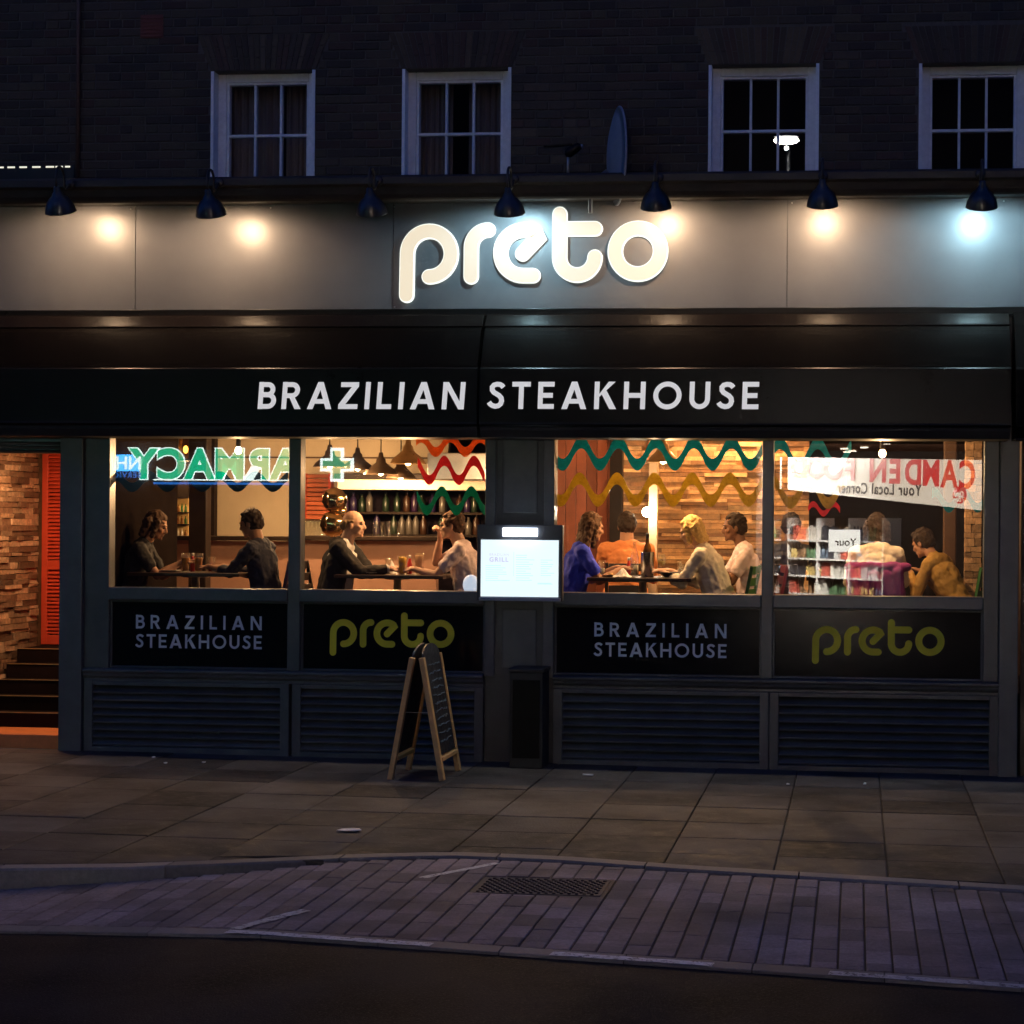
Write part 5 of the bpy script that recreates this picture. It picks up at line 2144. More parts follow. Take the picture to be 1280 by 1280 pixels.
# ------------------------------------------------------------------ tables, chairs, tableware
TT = FLOOR + 0.75
tabletop_m = mat('dark table top', (0.06, 0.035, 0.022), 0.3, var=0.2)
tables = [(176, 314, 0.98, 'dark pedestal table set with two beers'), (430, 564, 0.98, 'dark pedestal table set with a tall yellow juice'),
          (740, 868, 0.98, 'dark pedestal table set with a bottle in a steel cooler'), (1100, 1190, 1.9, 'dark pedestal table behind the diner in the cream top')]
TAB = []
for a, b, Y, lab in tables:
    x0, x1 = at(a, 722, Y).x, at(b, 722, Y).x
    c = (x0 + x1) / 2
    t = thing('dining_table', lab, 'table', (c, Y, FLOOR), group='tables in the windows')
    q = MB()
    q.box(x0 - c, x1 - c, -0.33, 0.33, 0.72, 0.75)
    q.build('table_top', tabletop_m, t, 0.006)
    q = MB()
    q.lathe([(0.035, 0.03), (0.035, 0.70), (0.12, 0.705), (0.12, 0.7195)], (0, 0, 0), 16)
    q.build('pedestal', steel, t)
    q = MB()
    q.lathe([(0.25, 0), (0.25, 0.012), (0.06, 0.03)], (0, 0, 0), 24)
    q.build('base', black_mt, t)
    TAB.append((x0, x1, Y))


def chair(px, Y, rz, m, label):
    """bentwood style cafe chair; faces local +x"""
    x = at(px, 720, Y).x if px is not None else 0
    t = thing('chair', label, 'chair', (x, Y, FLOOR), rz, 'chairs in the dining room')
    q = MB()
    q.box(-0.20, 0.20, -0.20, 0.20, 0.425, 0.448)
    q.build('seat', m, t, 0.01)
    for sx in (-1, 1):
        for sy in (-1, 1):
            q = MB()
            q.bar((sx * 0.19, sy * 0.18, 0), (sx * 0.17, sy * 0.17, 0.424), 0.03, 0.03)
            q.build('leg', m, t)
    for sy in (-1, 1):
        q = MB()
        q.bar((-0.185, sy * 0.175, 0.449), (-0.265, sy * 0.175, 0.86), 0.03, 0.026)
        q.build('back_post', m, t)
    for z in (0.62, 0.72, 0.82):
        q = MB()
        xx = -0.185 - 0.08 * (z - 0.449) / 0.41
        q.bar((xx, -0.158, z), (xx, 0.158, z), 0.016, 0.07, up=(0, 0, 1))
        q.build('back_slat', m, t, 0.004)
    return t


def vessel(name, label, cat, px, Y, prof, m, fill=None, fm=None, group='tableware in the windows', z=TT, py=720):
    x = at(px, py, Y).x
    t = thing(name, label, cat, (x, Y, z + 0.0005), group=group)
    q = MB()
    r = [(rr, zz) for rr, zz in prof]
    th = 0.0025
    q.lathe(r + [(max(rr - th, 0.001), zz if k else zz - 0.0) for k, (rr, zz) in enumerate(reversed(r)) if zz > r[0][1] + 0.008] + [(0.0005, r[0][1] + 0.009)], (0, 0, 0), 16)
    q.build('body', m, t)
    if fill:
        q = MB()
        q.lathe(fill, (0, 0, 0), 14)
        q.build('drink', fm, t)
    return t


tumbler = [(0.028, 0), (0.030, 0.004), (0.036, 0.14)]
pint = [(0.030, 0), (0.032, 0.004), (0.036, 0.10), (0.042, 0.13), (0.040, 0.17)]
beer = mat('amber beer', (0.50, 0.19, 0.03), 0.2, var=0.05)
juice = mat('orange juice', (0.75, 0.40, 0.02), 0.3, var=0.05)
red_d = mat('red drink', (0.35, 0.02, 0.02), 0.2, var=0.05)
latte = mat('milky coffee', (0.62, 0.36, 0.2), 0.4, var=0.1)
wine_w = mat('pale wine', (0.60, 0.45, 0.12), 0.15, var=0)
water = mat('still water', (0.45, 0.42, 0.35), 0.1, var=0)
vessel('beer_glass', 'pint glass of amber beer nearer the woman in black', 'glass', 232, 0.90, pint, drink_glass, [(0.027, 0.01), (0.032, 0.10), (0.036, 0.125), (0.034, 0.13)], beer)
vessel('beer_glass', 'pint glass of amber beer nearer the man in navy', 'glass', 248, 0.95, pint, drink_glass, [(0.027, 0.01), (0.032, 0.10), (0.036, 0.125), (0.034, 0.13)], beer)
vessel('red_drink', 'short glass of red drink before the man in navy', 'glass', 264, 0.95, tumbler, drink_glass, [(0.025, 0.01), (0.028, 0.06), (0.026, 0.062)], red_d)
vessel('juice_glass', 'tall glass of yellow juice between the two men', 'glass', 503, 0.86, [(0.034, 0), (0.036, 0.004), (0.041, 0.165)], drink_glass, [(0.031, 0.01), (0.037, 0.15), (0.035, 0.152)], juice)
vessel('coffee_glass', 'tall glass of milky coffee before the man in the pink T-shirt', 'glass', 524, 0.98, [(0.032, 0), (0.034, 0.004), (0.042, 0.19)], drink_glass, [(0.030, 0.01), (0.038, 0.165), (0.036, 0.168)], latte)
vessel('carafe', 'clear glass water bottle beside the steel cooler', 'bottle', 793, 1.0, [(0.036, 0), (0.038, 0.006), (0.038, 0.17), (0.030, 0.21), (0.015, 0.26), (0.014, 0.30), (0.017, 0.31)], drink_glass, [(0.034, 0.01), (0.034, 0.10), (0.03, 0.102)], water)
cool = mat('cooler steel', (0.42, 0.42, 0.44), 0.22, 1.0, var=0.05)
t = vessel('wine_cooler', 'brushed steel cooler holding a wine bottle', 'cooler', 809, 0.92, [(0.056, 0), (0.058, 0.004), (0.060, 0.215), (0.062, 0.22)], cool)
x = at(809, 720, 0.92).x
t = thing('wine_bottle', 'brown wine bottle standing in the steel cooler', 'bottle', (x, 0.92, TT + 0.012))
q = MB()
q.lathe([(0.036, 0), (0.037, 0.005), (0.037, 0.215), (0.030, 0.25), (0.017, 0.285), (0.0145, 0.30), (0.0145, 0.355), (0.016, 0.357), (0.016, 0.37), (0.013, 0.371)], (0, 0, 0), 18)
q.build('body', mat('brown bottle glass', (0.16, 0.07, 0.015), 0.1, var=0), t)
q = MB()
q.lathe([(0.0155, 0.325), (0.0165, 0.358), (0.0168, 0.372), (0.004, 0.374)], (0, 0, 0), 16)
q.build('foil', mat('bottle foil', (0.05, 0.05, 0.055), 0.3, 0.6), t)
vessel('wine_glass', 'stemmed glass of pale wine beside the steel cooler', 'glass', 827, 0.96, [(0.032, 0), (0.030, 0.003), (0.005, 0.008), (0.004, 0.085), (0.020, 0.095), (0.036, 0.125), (0.037, 0.16), (0.030, 0.20)], drink_glass, [(0.010, 0.097), (0.031, 0.122), (0.033, 0.14), (0.031, 0.142)], wine_w)
plate_p = [(0.06, 0), (0.07, 0.004), (0.115, 0.016), (0.117, 0.018), (0.08, 0.010)]
bowl_p = [(0.04, 0), (0.06, 0.01), (0.085, 0.045), (0.087, 0.046)]


def plate(px, Y, label, food=None, prof=plate_p, m=china):
    x = at(px, 722, Y).x
    t = thing('plate', label, 'plate', (x, Y, TT + 0.0005), group='tableware in the windows')
    q = MB()
    q.lathe(prof + [(0.001, 0.008)], (0, 0, 0), 24)
    q.build('dish', m, t)
    if food:
        q = MB()
        for k in range(7):
            a = random.uniform(0, 6.28)
            r = random.uniform(0, 0.055)
            q.ell((r * math.cos(a), r * math.sin(a), 0.022), (random.uniform(0.018, 0.03), random.uniform(0.018, 0.03), 0.014), nu=8, nv=6)
        q.build('food', food, t)


chips = mat('golden food', (0.55, 0.33, 0.12), 0.7, var=0.3, scale=60)
meat = mat('brown food', (0.22, 0.09, 0.04), 0.5, var=0.4, scale=60)
plate(210, 0.88, 'white plate with golden food before the woman in black', chips)
plate(281, 0.95, 'white plate with brown food before the man in navy', meat)
plate(462, 0.86, 'white plate before the man in the suit')
plate(478, 1.02, 'white side plate behind the suited man\'s hand', chips)
plate(838, 0.88, 'dark bowl before the blonde woman', meat, bowl_p, mat('dark stoneware', (0.05, 0.045, 0.04), 0.4))
plate(765, 0.90, 'white plate with a crumpled napkin before the woman in blue', chips)


def napkin(px, Y, label, s=0.07, h=0.07):
    x = at(px, 720, Y).x
    q = MB()
    n = 9
    vs = []
    for i in range(n + 1):
        for j in range(n + 1):
            u, v = i / n - 0.5, j / n - 0.5
            r = math.hypot(u, v)
            z = h * max(0, 1 - 2.1 * r) * random.uniform(0.6, 1.0) + 0.012 * random.random()
            vs.append((u * s * 2, v * s * 2, z))
    q.add(vs, [(i * (n + 1) + j, (i + 1) * (n + 1) + j, (i + 1) * (n + 1) + j + 1, i * (n + 1) + j + 1) for i in range(n) for j in range(n)], False)
    o = q.build('napkin', paper)
    o.location = (x, Y, TT + 0.002)
    so_ = o.modifiers.new('solid', 'SOLIDIFY')
    so_.thickness = 0.002
    tag(o, label, 'napkin', 'napkins')


napkin(778, 0.80, 'crumpled white napkin beside the clear water bottle', 0.075, 0.09)
napkin(490, 1.0, 'folded white napkin standing beside the yellow juice', 0.05, 0.15)
vessel('water_glass', 'short water glass behind the white side plate', 'glass', 486, 1.15, tumbler, drink_glass, [(0.025, 0.01), (0.029, 0.07), (0.027, 0.072)], water)
vessel('water_glass', 'short water glass beside the dark bowl', 'glass', 851, 1.05, tumbler, drink_glass, [(0.025, 0.01), (0.029, 0.07), (0.027, 0.072)], water)
vessel('water_glass', 'short water glass beside the woman in blue', 'glass', 752, 1.1, tumbler, drink_glass, [(0.025, 0.01), (0.029, 0.07), (0.027, 0.072)], water)
sauce = mat('red sauce', (0.40, 0.02, 0.015), 0.3, var=0)
for px, Y, lab in ((241, 1.12, 'small red sauce bottle between the two beers'), (512, 1.12, 'small red sauce bottle behind the yellow juice'), (786, 1.15, 'small red sauce bottle behind the clear water bottle')):
    x = at(px, 720, Y).x
    t = thing('sauce_bottle', lab, 'bottle', (x, Y, TT + 0.0005), group='sauce bottles on the tables')
    q = MB()
    q.lathe([(0.022, 0), (0.024, 0.004), (0.024, 0.09), (0.012, 0.125), (0.011, 0.14)], (0, 0, 0), 12)
    q.build('body', sauce, t)
    q = MB()
    q.lathe([(0.013, 0.1405), (0.013, 0.165), (0.011, 0.168)], (0, 0, 0), 12)
    q.build('cap', china, t)
# row of glasses on the counter
ct = at(450, 671, 3.12).z + 0.004
k = 0
for px in (380, 385, 390, 395, 400, 470, 477, 486, 497, 205 + 10):
    o = vessel('counter_glass', 'upturned clear glass standing on the bar counter', 'glass', px, 3.3, [(0.036, 0), (0.036, 0.003), (0.031, 0.15), (0.030, 0.152)], drink_glass, z=ct, py=670, group='glasses on the bar counter')
for row, (pz, n) in enumerate(((671, 6), (655, 6), (640, 6))):
    zz = at(220, pz, 3.6).z
    if row:
        q = MB()
        q.box(at(206, 650, 3.6).x, at(235, 650, 3.6).x, 3.56, 3.679, zz - 0.012, zz)
        q.build('niche_shelf', dk_wood, B)
    for i in range(n):
        x = at(209 + i * 4.6, 650, 3.62).x
        q = MB()
        h = random.uniform(0.75, 1.0)
        q.lathe([(0.013, 0), (0.014, 0.004), (0.014, 0.055 * h), (0.006, 0.075 * h), (0.0055, 0.092 * h), (0.007, 0.095 * h)], (0, 0, 0), 8)
        o = q.build('bottle', random.choice([mat('green bottle', (0.03, 0.10, 0.03), 0.15, var=0), mat('brown bottle', (0.16, 0.06, 0.012), 0.15, var=0), mat('clear bottle', (0.5, 0.45, 0.36), 0.15, var=0)]))
        o.location = (x, 3.62, zz + 0.001)
        tag(o, 'small spirit bottle on the shelves of the bar niche', 'bottle', 'bottles in the bar niche')
# back bar: two dim shelves of bottles
bbm = [mat('plum bottle', (0.020, 0.006, 0.028), 0.3, var=0), mat('dark green bottle', (0.008, 0.018, 0.008), 0.3, var=0), mat('dark brown bottle', (0.030, 0.012, 0.005), 0.3, var=0), mat('violet bottle', (0.016, 0.008, 0.04), 0.3, var=0), mat('dull glass bottle', (0.07, 0.06, 0.05), 0.3, var=0)]
bbme = []
for m in bbm:
    q = MB()
    q.lathe([(0.036, 0), (0.038, 0.006), (0.038, 0.18), (0.016, 0.235), (0.014, 0.29), (0.017, 0.295)], (0, 0, 0), 10)
    bbme.append(q.mesh('bottle', m))
for pz in (640, 668):
    zz = at(510, pz, 4.25).z
    q = MB()
    q.box(at(428, pz, 4.25).x, at(604, pz, 4.25).x, 4.20, 4.449, zz - 0.025, zz)
    q.build('bar_shelf', dk_wood, B)
    px = 432
    while px < 600:
        o = link('bottle', random.choice(bbme), None, loc=(at(px, pz, 4.3).x, 4.3 + random.uniform(-0.03, 0.03), zz + 0.001))
        o.scale = (1, 1, random.uniform(0.62, 0.8))
        tag(o, 'bottle on the dim shelves behind the bar counter', 'bottle', 'bottles behind the bar counter')
        px += random.choice((9, 10, 13, 21))
# gold foil balloons
p = at(417, 628, 1.7)
fb = thing('balloons', 'bunch of gold foil balloons floating by the orange louvred hatch', 'balloons', (p.x, 1.7, FLOOR), world=True)
gold = mat('gold foil', (0.72, 0.50, 0.26), 0.12, 1.0, var=0.1)
for (px, py, r) in ((418, 625, 0.115), (416, 655, 0.12), (425, 640, 0.07)):
    c = at(px, py, 1.7 + (0.05 if r < 0.1 else 0))
    q = MB()
    nu, nv = 28, 18
    vs, fs = [], []
    for j in range(nv + 1):
        ph = PI * j / nv
        for k in range(nu):
            a = 2 * PI * k / nu
            rr = r * (1 + 0.05 * math.sin(a * 9) * math.sin(ph) ** 2 + 0.03 * math.sin(ph * 13 + a * 4))
            vs.append((c.x + rr * max(math.sin(ph), 0.003) * math.cos(a), c.y + 0.7 * rr * max(math.sin(ph), 0.003) * math.sin(a), c.z - rr * math.cos(ph)))
    fs = [(j * nu + k, j * nu + (k + 1) % nu, (j + 1) * nu + (k + 1) % nu, (j + 1) * nu + k) for j in range(nv) for k in range(nu)]
    q.add(vs, fs, True)
    q.build('balloon', gold, fb)
q = MB()
q.tube([(p.x, 1.7, FLOOR + 0.01), (p.x + 0.02, 1.7, FLOOR + 0.5), (p.x, 1.7, at(416, 668, 1.7).z)], 0.003, 5)
q.build('ribbon', paper, fb)
q = MB()
q.lathe([(0.05, 0), (0.05, 0.03), (0.02, 0.05)], (p.x, 1.7, FLOOR), 12)
q.build('weight', gold, fb)

# ================================================================== DINERS
def skin_mat(name, col):
    m = mat(name, col, 0.6, var=0.06, scale=12, spec=0.3)
    p_ = m.node_tree.nodes['Principled BSDF']
    p_.inputs['Subsurface Weight'].default_value = 0.08
    p_.inputs['Subsurface Radius'].default_value = (0.02, 0.008, 0.004)
    return m


SK_L = skin_mat('fair skin', (0.55, 0.33, 0.23))
SK_M = skin_mat('tan skin', (0.36, 0.19, 0.115))
SK_D = skin_mat('brown skin', (0.17, 0.08, 0.045))
eye_m = mat('dark eye', (0.02, 0.015, 0.012), 0.15, var=0)
cloud = bpy.data.textures.new('cloth folds', 'CLOUDS')
cloud.noise_scale = 0.07
strand = bpy.data.textures.new('hair strands', 'CLOUDS')
strand.noise_scale = 0.028


def ik(s, h, l1, l2, pole):
    d = h - s
    L_ = min(d.length, (l1 + l2) * 0.995)
    d = d.normalized()
    a = (l1 * l1 - l2 * l2 + L_ * L_) / (2 * L_)
    hgt = math.sqrt(max(l1 * l1 - a * a, 0))
    pv_ = pole - d * pole.dot(d)
    pv_.normalize()
    return s + d * a + pv_ * hgt, s + d * L_


def fused(mb, name, m, parent, voxel=0.009, smooth=4, disp=0.0, tex=None):
    o = mb.build(name, m, parent)
    r = o.modifiers.new('fuse', 'REMESH')
    r.mode = 'VOXEL'
    r.voxel_size = voxel
    r.use_smooth_shade = True
    s_ = o.modifiers.new('soften', 'SMOOTH')
    s_.factor = 0.5
    s_.iterations = smooth
    if disp:
        d = o.modifiers.new('folds', 'DISPLACE')
        d.texture = tex or cloud
        d.texture_coords = 'LOCAL'
        d.strength = disp
        d.mid_level = 0.5
    return o


def hand(mb, wrist, fdir, up, side, curl):
    """palm and five unequal bent fingers; side = +1 thumb towards up x fdir"""
    f = fdir.normalized()
    lat = f.cross(up).normalized()
    nrm = lat.cross(f).normalized()
    palm_c = wrist + f * 0.045
    mb.cap(wrist, wrist + f * 0.03, 0.024, 0.026)
    for k in (-1.5, -0.5, 0.5, 1.5):
        mb.cap(wrist + f * 0.02 + lat * k * 0.012, wrist + f * 0.085 + lat * k * 0.019, 0.014, 0.012, 8)
    for k, ln in ((-1.5, 0.058), (-0.5, 0.072), (0.5, 0.078), (1.5, 0.07)):
        b = wrist + f * 0.085 + lat * k * 0.019
        c = curl
        d1 = (f * math.cos(c * 0.6) - nrm * math.sin(c * 0.6)).normalized()
        d2 = (f * math.cos(c * 1.5) - nrm * math.sin(c * 1.5)).normalized()
        d3 = (f * math.cos(c * 2.2) - nrm * math.sin(c * 2.2)).normalized()
        p1 = b + d1 * ln * 0.45
        p2 = p1 + d2 * ln * 0.33
        p3 = p2 + d3 * ln * 0.25
        mb.cap(b, p1, 0.0105, 0.0095, 8)
        mb.cap(p1, p2, 0.0095, 0.0088, 8)
        mb.cap(p2, p3, 0.0088, 0.0078, 8)
    tb = wrist + f * 0.03 + lat * side * 0.026
    t1 = tb + (f * 0.6 + lat * side * 0.7 - nrm * 0.25 * (1 + curl)).normalized() * 0.042
    t2 = t1 + (f * 0.95 + lat * side * (0.15 - 0.5 * curl) - nrm * 0.3 * curl).normalized() * 0.032
    mb.cap(tb, t1, 0.015, 0.012, 8)
    mb.cap(t1, t2, 0.0115, 0.0095, 8)


def person(px, Y, rz, label, skin, top_m, hair_m, legs_m, lean=0.12, hl=(0.42, 0.12, 0.80), hr=(0.42, -0.12, 0.80), turn=0.0, nod=0.1, hair='short',
           sleeve='long', build=1.0, curl=(0.5, 0.5), jacket=None, fingers=((1, 0, -0.1), (1, 0, -0.1)), pole=(-0.4, 0.0, -1.0), seat=0.45, hx=0.0, glasses=False):
    x = at(px, 690, Y).x
    t = thing('person', label, 'person', (x, Y, FLOOR), rz, 'diners in the restaurant')
    V = Vector
    hip = V((0, 0, seat + 0.09))
    td = V((math.sin(lean), 0, math.cos(lean)))
    chest = hip + td * 0.33
    shc = hip + td * 0.455
    neck = shc + V((math.sin(lean + 0.15), 0, math.cos(lean + 0.15))) * 0.075
    hd = neck + V((math.sin(lean + 0.25) + 0.08, 0, math.cos(lean + 0.1))) * 0.135
    Mh = Matrix.Rotation(turn, 3, 'Z') @ Matrix.Rotation(nod, 3, 'Y')
    b = MB()
    h_ = lambda x_, y_, z_: hd + Mh @ V((x_, y_, z_))
    # head
    b.ell(h_(-0.010, 0, 0.025), (0.097, 0.076, 0.098), Mh)
    b.ell(h_(0.020, 0, -0.035), (0.072, 0.060, 0.080), Mh)
    b.cap(h_(0.045, -0.022, -0.075), h_(0.045, 0.022, -0.075), 0.032, 0.032)
    b.ell(h_(0.076, 0, -0.098), (0.018, 0.020, 0.017), Mh)
    b.cap(h_(0.088, 0, 0.012), h_(0.106, 0, -0.026), 0.010, 0.014)
    b.ell(h_(0.094, 0, -0.034), (0.016, 0.019, 0.009), Mh)
    b.ell(h_(0.087, 0, -0.058), (0.011, 0.023, 0.007), Mh)
    b.ell(h_(0.085, 0, -0.071), (0.010, 0.019, 0.007), Mh)
    b.cap(h_(0.080, -0.034, 0.022), h_(0.080, 0.034, 0.022), 0.014, 0.014)
    for s_ in (-1, 1):
        b.ell(h_(0.060, s_ * 0.042, -0.022), (0.026, 0.020, 0.022), Mh)
        b.ell(h_(-0.008, s_ * 0.077, -0.012), (0.020, 0.011, 0.032), Mh)
    b.cap(neck - td * 0.05, hd + Mh @ V((-0.025, 0, -0.05)), 0.060 * build, 0.054 * build)
    # torso
    def torso(q, e):
        q.cap(hip + V((0, -0.075, 0)), hip + V((0, 0.075, 0)), 0.125 * build + e, 0.125 * build + e)
        q.cap(hip + td * 0.08, chest, 0.125 * build + e, 0.130 * build + e)
        q.cap(hip + td * 0.14 + V((0, -0.055, 0)), chest + V((0, -0.075, 0)), 0.10 * build + e, 0.105 * build + e)
        q.cap(hip + td * 0.14 + V((0, 0.055, 0)), chest + V((0, 0.075, 0)), 0.10 * build + e, 0.105 * build + e)
        q.cap(shc + V((0, -0.145 * build, -0.015)), shc + V((0, 0.145 * build, -0.015)), 0.066 + e, 0.066 + e)
        q.cap(shc + V((0, -0.06, 0.0)), shc + V((0, 0.06, 0.0)), 0.08 + e, 0.08 + e)
        q.cap(shc + V((0, 0, 0.0)), neck - td * 0.02, 0.085 + e, 0.058 + e)
    torso(b, -0.012)
    cl = MB()
    torso(cl, 0.004)
    for s_, tgt, fd, cu in ((1, hl, fingers[0], curl[0]), (-1, hr, fingers[1], curl[1])):
        sh = shc + V((0, s_ * 0.175 * build, -0.02))
        pl_ = V((pole[0], s_ * 0.45 + pole[1], pole[2]))
        el, wr = ik(sh, V(tgt), 0.29, 0.255, pl_)
        b.cap(sh, el, 0.048 * build, 0.038)
        b.cap(el, el + (wr - el) * 0.35, 0.038, 0.040)
        b.cap(el + (wr - el) * 0.35, wr, 0.040, 0.025)
        fdv = V(fd)
        fw = (wr - el).normalized()
        hand(b, wr, (fw * 0.6 + fdv * 0.6).normalized(), V((0, 0, 1)) if abs(fw.z) < 0.75 else V((-1, 0, 0.2)), -s_, cu)
        cl.cap(sh, sh + (el - sh) * (1.0 if sleeve != 'short' else 0.62), 0.064 * build, 0.052 if sleeve != 'short' else 0.060)
        if sleeve == 'long':
            cl.cap(el, el + (wr - el) * 0.88, 0.054, 0.038)
        elif sleeve == 'rolled':
            cl.cap(el, el + (wr - el) * 0.35, 0.056, 0.054)
    # legs
    tr = MB()
    shoe = MB()
    for s_ in (-1, 1):
        hp = hip + V((0.0, s_ * 0.095, -0.015))
        kn = V((0.43, s_ * 0.13, seat + 0.055))
        ank = V((0.40, s_ * 0.13, 0.09))
        b.cap(hp, kn, 0.078, 0.052)
        b.cap(kn, kn + (ank - kn) * 0.4, 0.05, 0.052)
        b.cap(kn + (ank - kn) * 0.4, ank, 0.052, 0.034)
        b.cap(ank + V((0, 0, -0.04)), ank + V((0.13, 0, -0.06)), 0.034, 0.026)
        tr.cap(hp, kn, 0.094 * build, 0.066)
        tr.cap(kn, ank + V((0, 0, 0.0)), 0.066, 0.052)
        shoe.cap(ank + V((-0.03, 0, -0.045)), ank + V((0.15, 0, -0.055)), 0.045, 0.036)
        shoe.cap(ank + V((0, 0, -0.01)), ank + V((0.02, 0, -0.045)), 0.042, 0.044)
    tr.cap(hip + V((0, -0.07, -0.02)), hip + V((0, 0.07, -0.02)), 0.132 * build, 0.132 * build)
    body = fused(b, 'body', skin, t, 0.0075, 3)
    fused(cl, 'top', top_m, t, 0.009, 4, 0.030)
    fused(tr, 'trousers', legs_m, t, 0.012, 4, 0.01)
    fused(shoe, 'shoes', black_mt, t, 0.01, 3)
    # eyes
    for s_ in (-1, 1):
        q = MB()
        q.ell(h_(0.078, s_ * 0.030, 0.003), (0.011, 0.013, 0.008), Mh, 8, 6)
        q.build('eye', eye_m, t)
    # hair
    hq = MB()
    if hair == 'bald':
        hq.cap(h_(-0.075, -0.05, -0.01), h_(-0.075, 0.05, -0.01), 0.040, 0.040)
        for s_ in (-1, 1):
            hq.cap(h_(-0.06, s_ * 0.062, 0.02), h_(0.01, s_ * 0.070, 0.025), 0.024, 0.014)
    else:
        hq.ell(h_(-0.022, 0, 0.043), (0.100, 0.086, 0.096), Mh)
        hq.ell(h_(-0.045, 0, 0.0), (0.080, 0.083, 0.085), Mh)
        hq.cap(h_(0.040, -0.03, 0.092), h_(0.040, 0.035, 0.093), 0.024, 0.024)
        for s_ in (-1, 1):
            hq.cap(h_(0.02, s_ * 0.072, 0.05), h_(0.015, s_ * 0.078, -0.005), 0.018, 0.010)
        if hair == 'long':
            for s_ in (-1, -0.5, 0, 0.5, 1):
                hq.cap(h_(-0.055, s_ * 0.070, 0.02), h_(-0.085 + 0.02 * abs(s_), s_ * 0.085, -0.22), 0.045, 0.030)
            for s_ in (-1, 1):
                hq.cap(h_(0.0, s_ * 0.080, 0.03), h_(0.0, s_ * 0.092, -0.17), 0.026, 0.020)
        elif hair == 'bob':
            for s_ in (-1, -0.5, 0, 0.5, 1):
                hq.cap(h_(-0.055, s_ * 0.070, 0.02), h_(-0.07, s_ * 0.085, -0.10), 0.048, 0.038)
            for s_ in (-1, 1):
                hq.cap(h_(0.02, s_ * 0.080, 0.04), h_(0.02, s_ * 0.090, -0.09), 0.026, 0.024)
        elif hair == 'bun':
            hq.ell(h_(-0.12, 0, 0.07), (0.045, 0.045, 0.045), Mh)
    fused(hq, 'hair', hair_m, t, 0.007, 1, 0.030, strand)
    q = MB()
    for s_ in (-1, 1):
        q.cap(h_(0.092, s_ * 0.018, 0.028), h_(0.083, s_ * 0.047, 0.028), 0.0045, 0.003, 6)
    q.build('eyebrows', hair_m, t)
    if glasses:
        q = MB()
        for s_ in (-1, 1):
            q.tube([h_(0.10 - 0.0, s_ * 0.031 + 0.022 * math.cos(2 * PI * k / 12), 0.003 + 0.019 * math.sin(2 * PI * k / 12)) for k in range(13)], 0.0025, 5)
            q.tube([h_(0.10, s_ * 0.052, 0.006), h_(0.0, s_ * 0.082, 0.008)], 0.002, 5)
        q.build('spectacles', black_gl, t)
    if jacket:
        jk = MB()
        # open jacket: back and two fronts, sleeves
        jk.cap(hip + td * 0.02 + V((-0.05, 0, 0)), chest + V((-0.04, 0, 0)), 0.12 * build, 0.125 * build)
        for s_ in (-1, 1):
            jk.cap(hip + V((-0.01, s_ * 0.105, 0)), chest + V((0.0, s_ * 0.115, 0)), 0.10 * build, 0.098 * build)
            jk.cap(hip + V((0.03, s_ * 0.135, 0)), chest + V((0.02, s_ * 0.125, 0.02)), 0.066, 0.062)
            jk.cap(chest + V((0.02, s_ * 0.125, 0.0)), shc + V((-0.01, s_ * 0.095, 0.03)), 0.06, 0.05)
            sh = shc + V((0, s_ * 0.175 * build, -0.02))
            el, wr = ik(sh, V(hl if s_ > 0 else hr), 0.29, 0.255, V((pole[0], s_ * 0.45 + pole[1], pole[2])))
            jk.cap(shc + V((-0.02, s_ * 0.05, 0.01)), sh, 0.082, 0.074)
            jk.cap(sh, el, 0.074 * build, 0.062)
            jk.cap(el, el + (wr - el) * 0.80, 0.062, 0.048)
        jk.cap(shc + V((-0.05, -0.07, 0.02)), shc + V((-0.05, 0.07, 0.02)), 0.07, 0.07)
        fused(jk, 'jacket', jacket, t, 0.009, 4, 0.026)
    return t


cloth = lambda n, c: mat(n, c, 0.85, var=0.12, scale=14, bump=0.1, bscale=200)
h_dark = mat('dark brown hair', (0.022, 0.013, 0.009), 0.75, var=0.3, scale=60, spec=0.25)
h_blond = mat('blonde hair', (0.62, 0.40, 0.15), 0.75, var=0.3, scale=60, spec=0.25)
h_grey = mat('greying fair hair', (0.28, 0.18, 0.10), 0.75, var=0.3, scale=60, spec=0.25)
h_brown = mat('brown hair', (0.07, 0.035, 0.018), 0.75, var=0.3, scale=60, spec=0.25)
navy = cloth('navy cloth', (0.018, 0.020, 0.035))
blk = cloth('black cloth', (0.014, 0.013, 0.014))
jean = cloth('dark denim', (0.025, 0.03, 0.05))
suit = cloth('charcoal suit', (0.016, 0.014, 0.015))
whsh = cloth('white shirt', (0.62, 0.60, 0.58))
pink = cloth('pale pink cotton', (0.78, 0.62, 0.61))
blue = cloth('royal blue cotton', (0.04, 0.07, 0.75))
orange = cloth('orange cotton', (0.62, 0.22, 0.07))
creamc = cloth('cream blouse', (0.76, 0.68, 0.54))
purple = cloth('purple print', (0.28, 0.03, 0.20))

c_red = mat('burgundy chair', (0.12, 0.015, 0.02), 0.4, var=0.15)
c_grn = mat('green chair', (0.03, 0.14, 0.035), 0.4, var=0.15)
c_pur = mat('plum chair', (0.05, 0.02, 0.06), 0.4, var=0.15)
c_blk = mat('black chair', (0.018, 0.015, 0.014), 0.4, var=0.15)

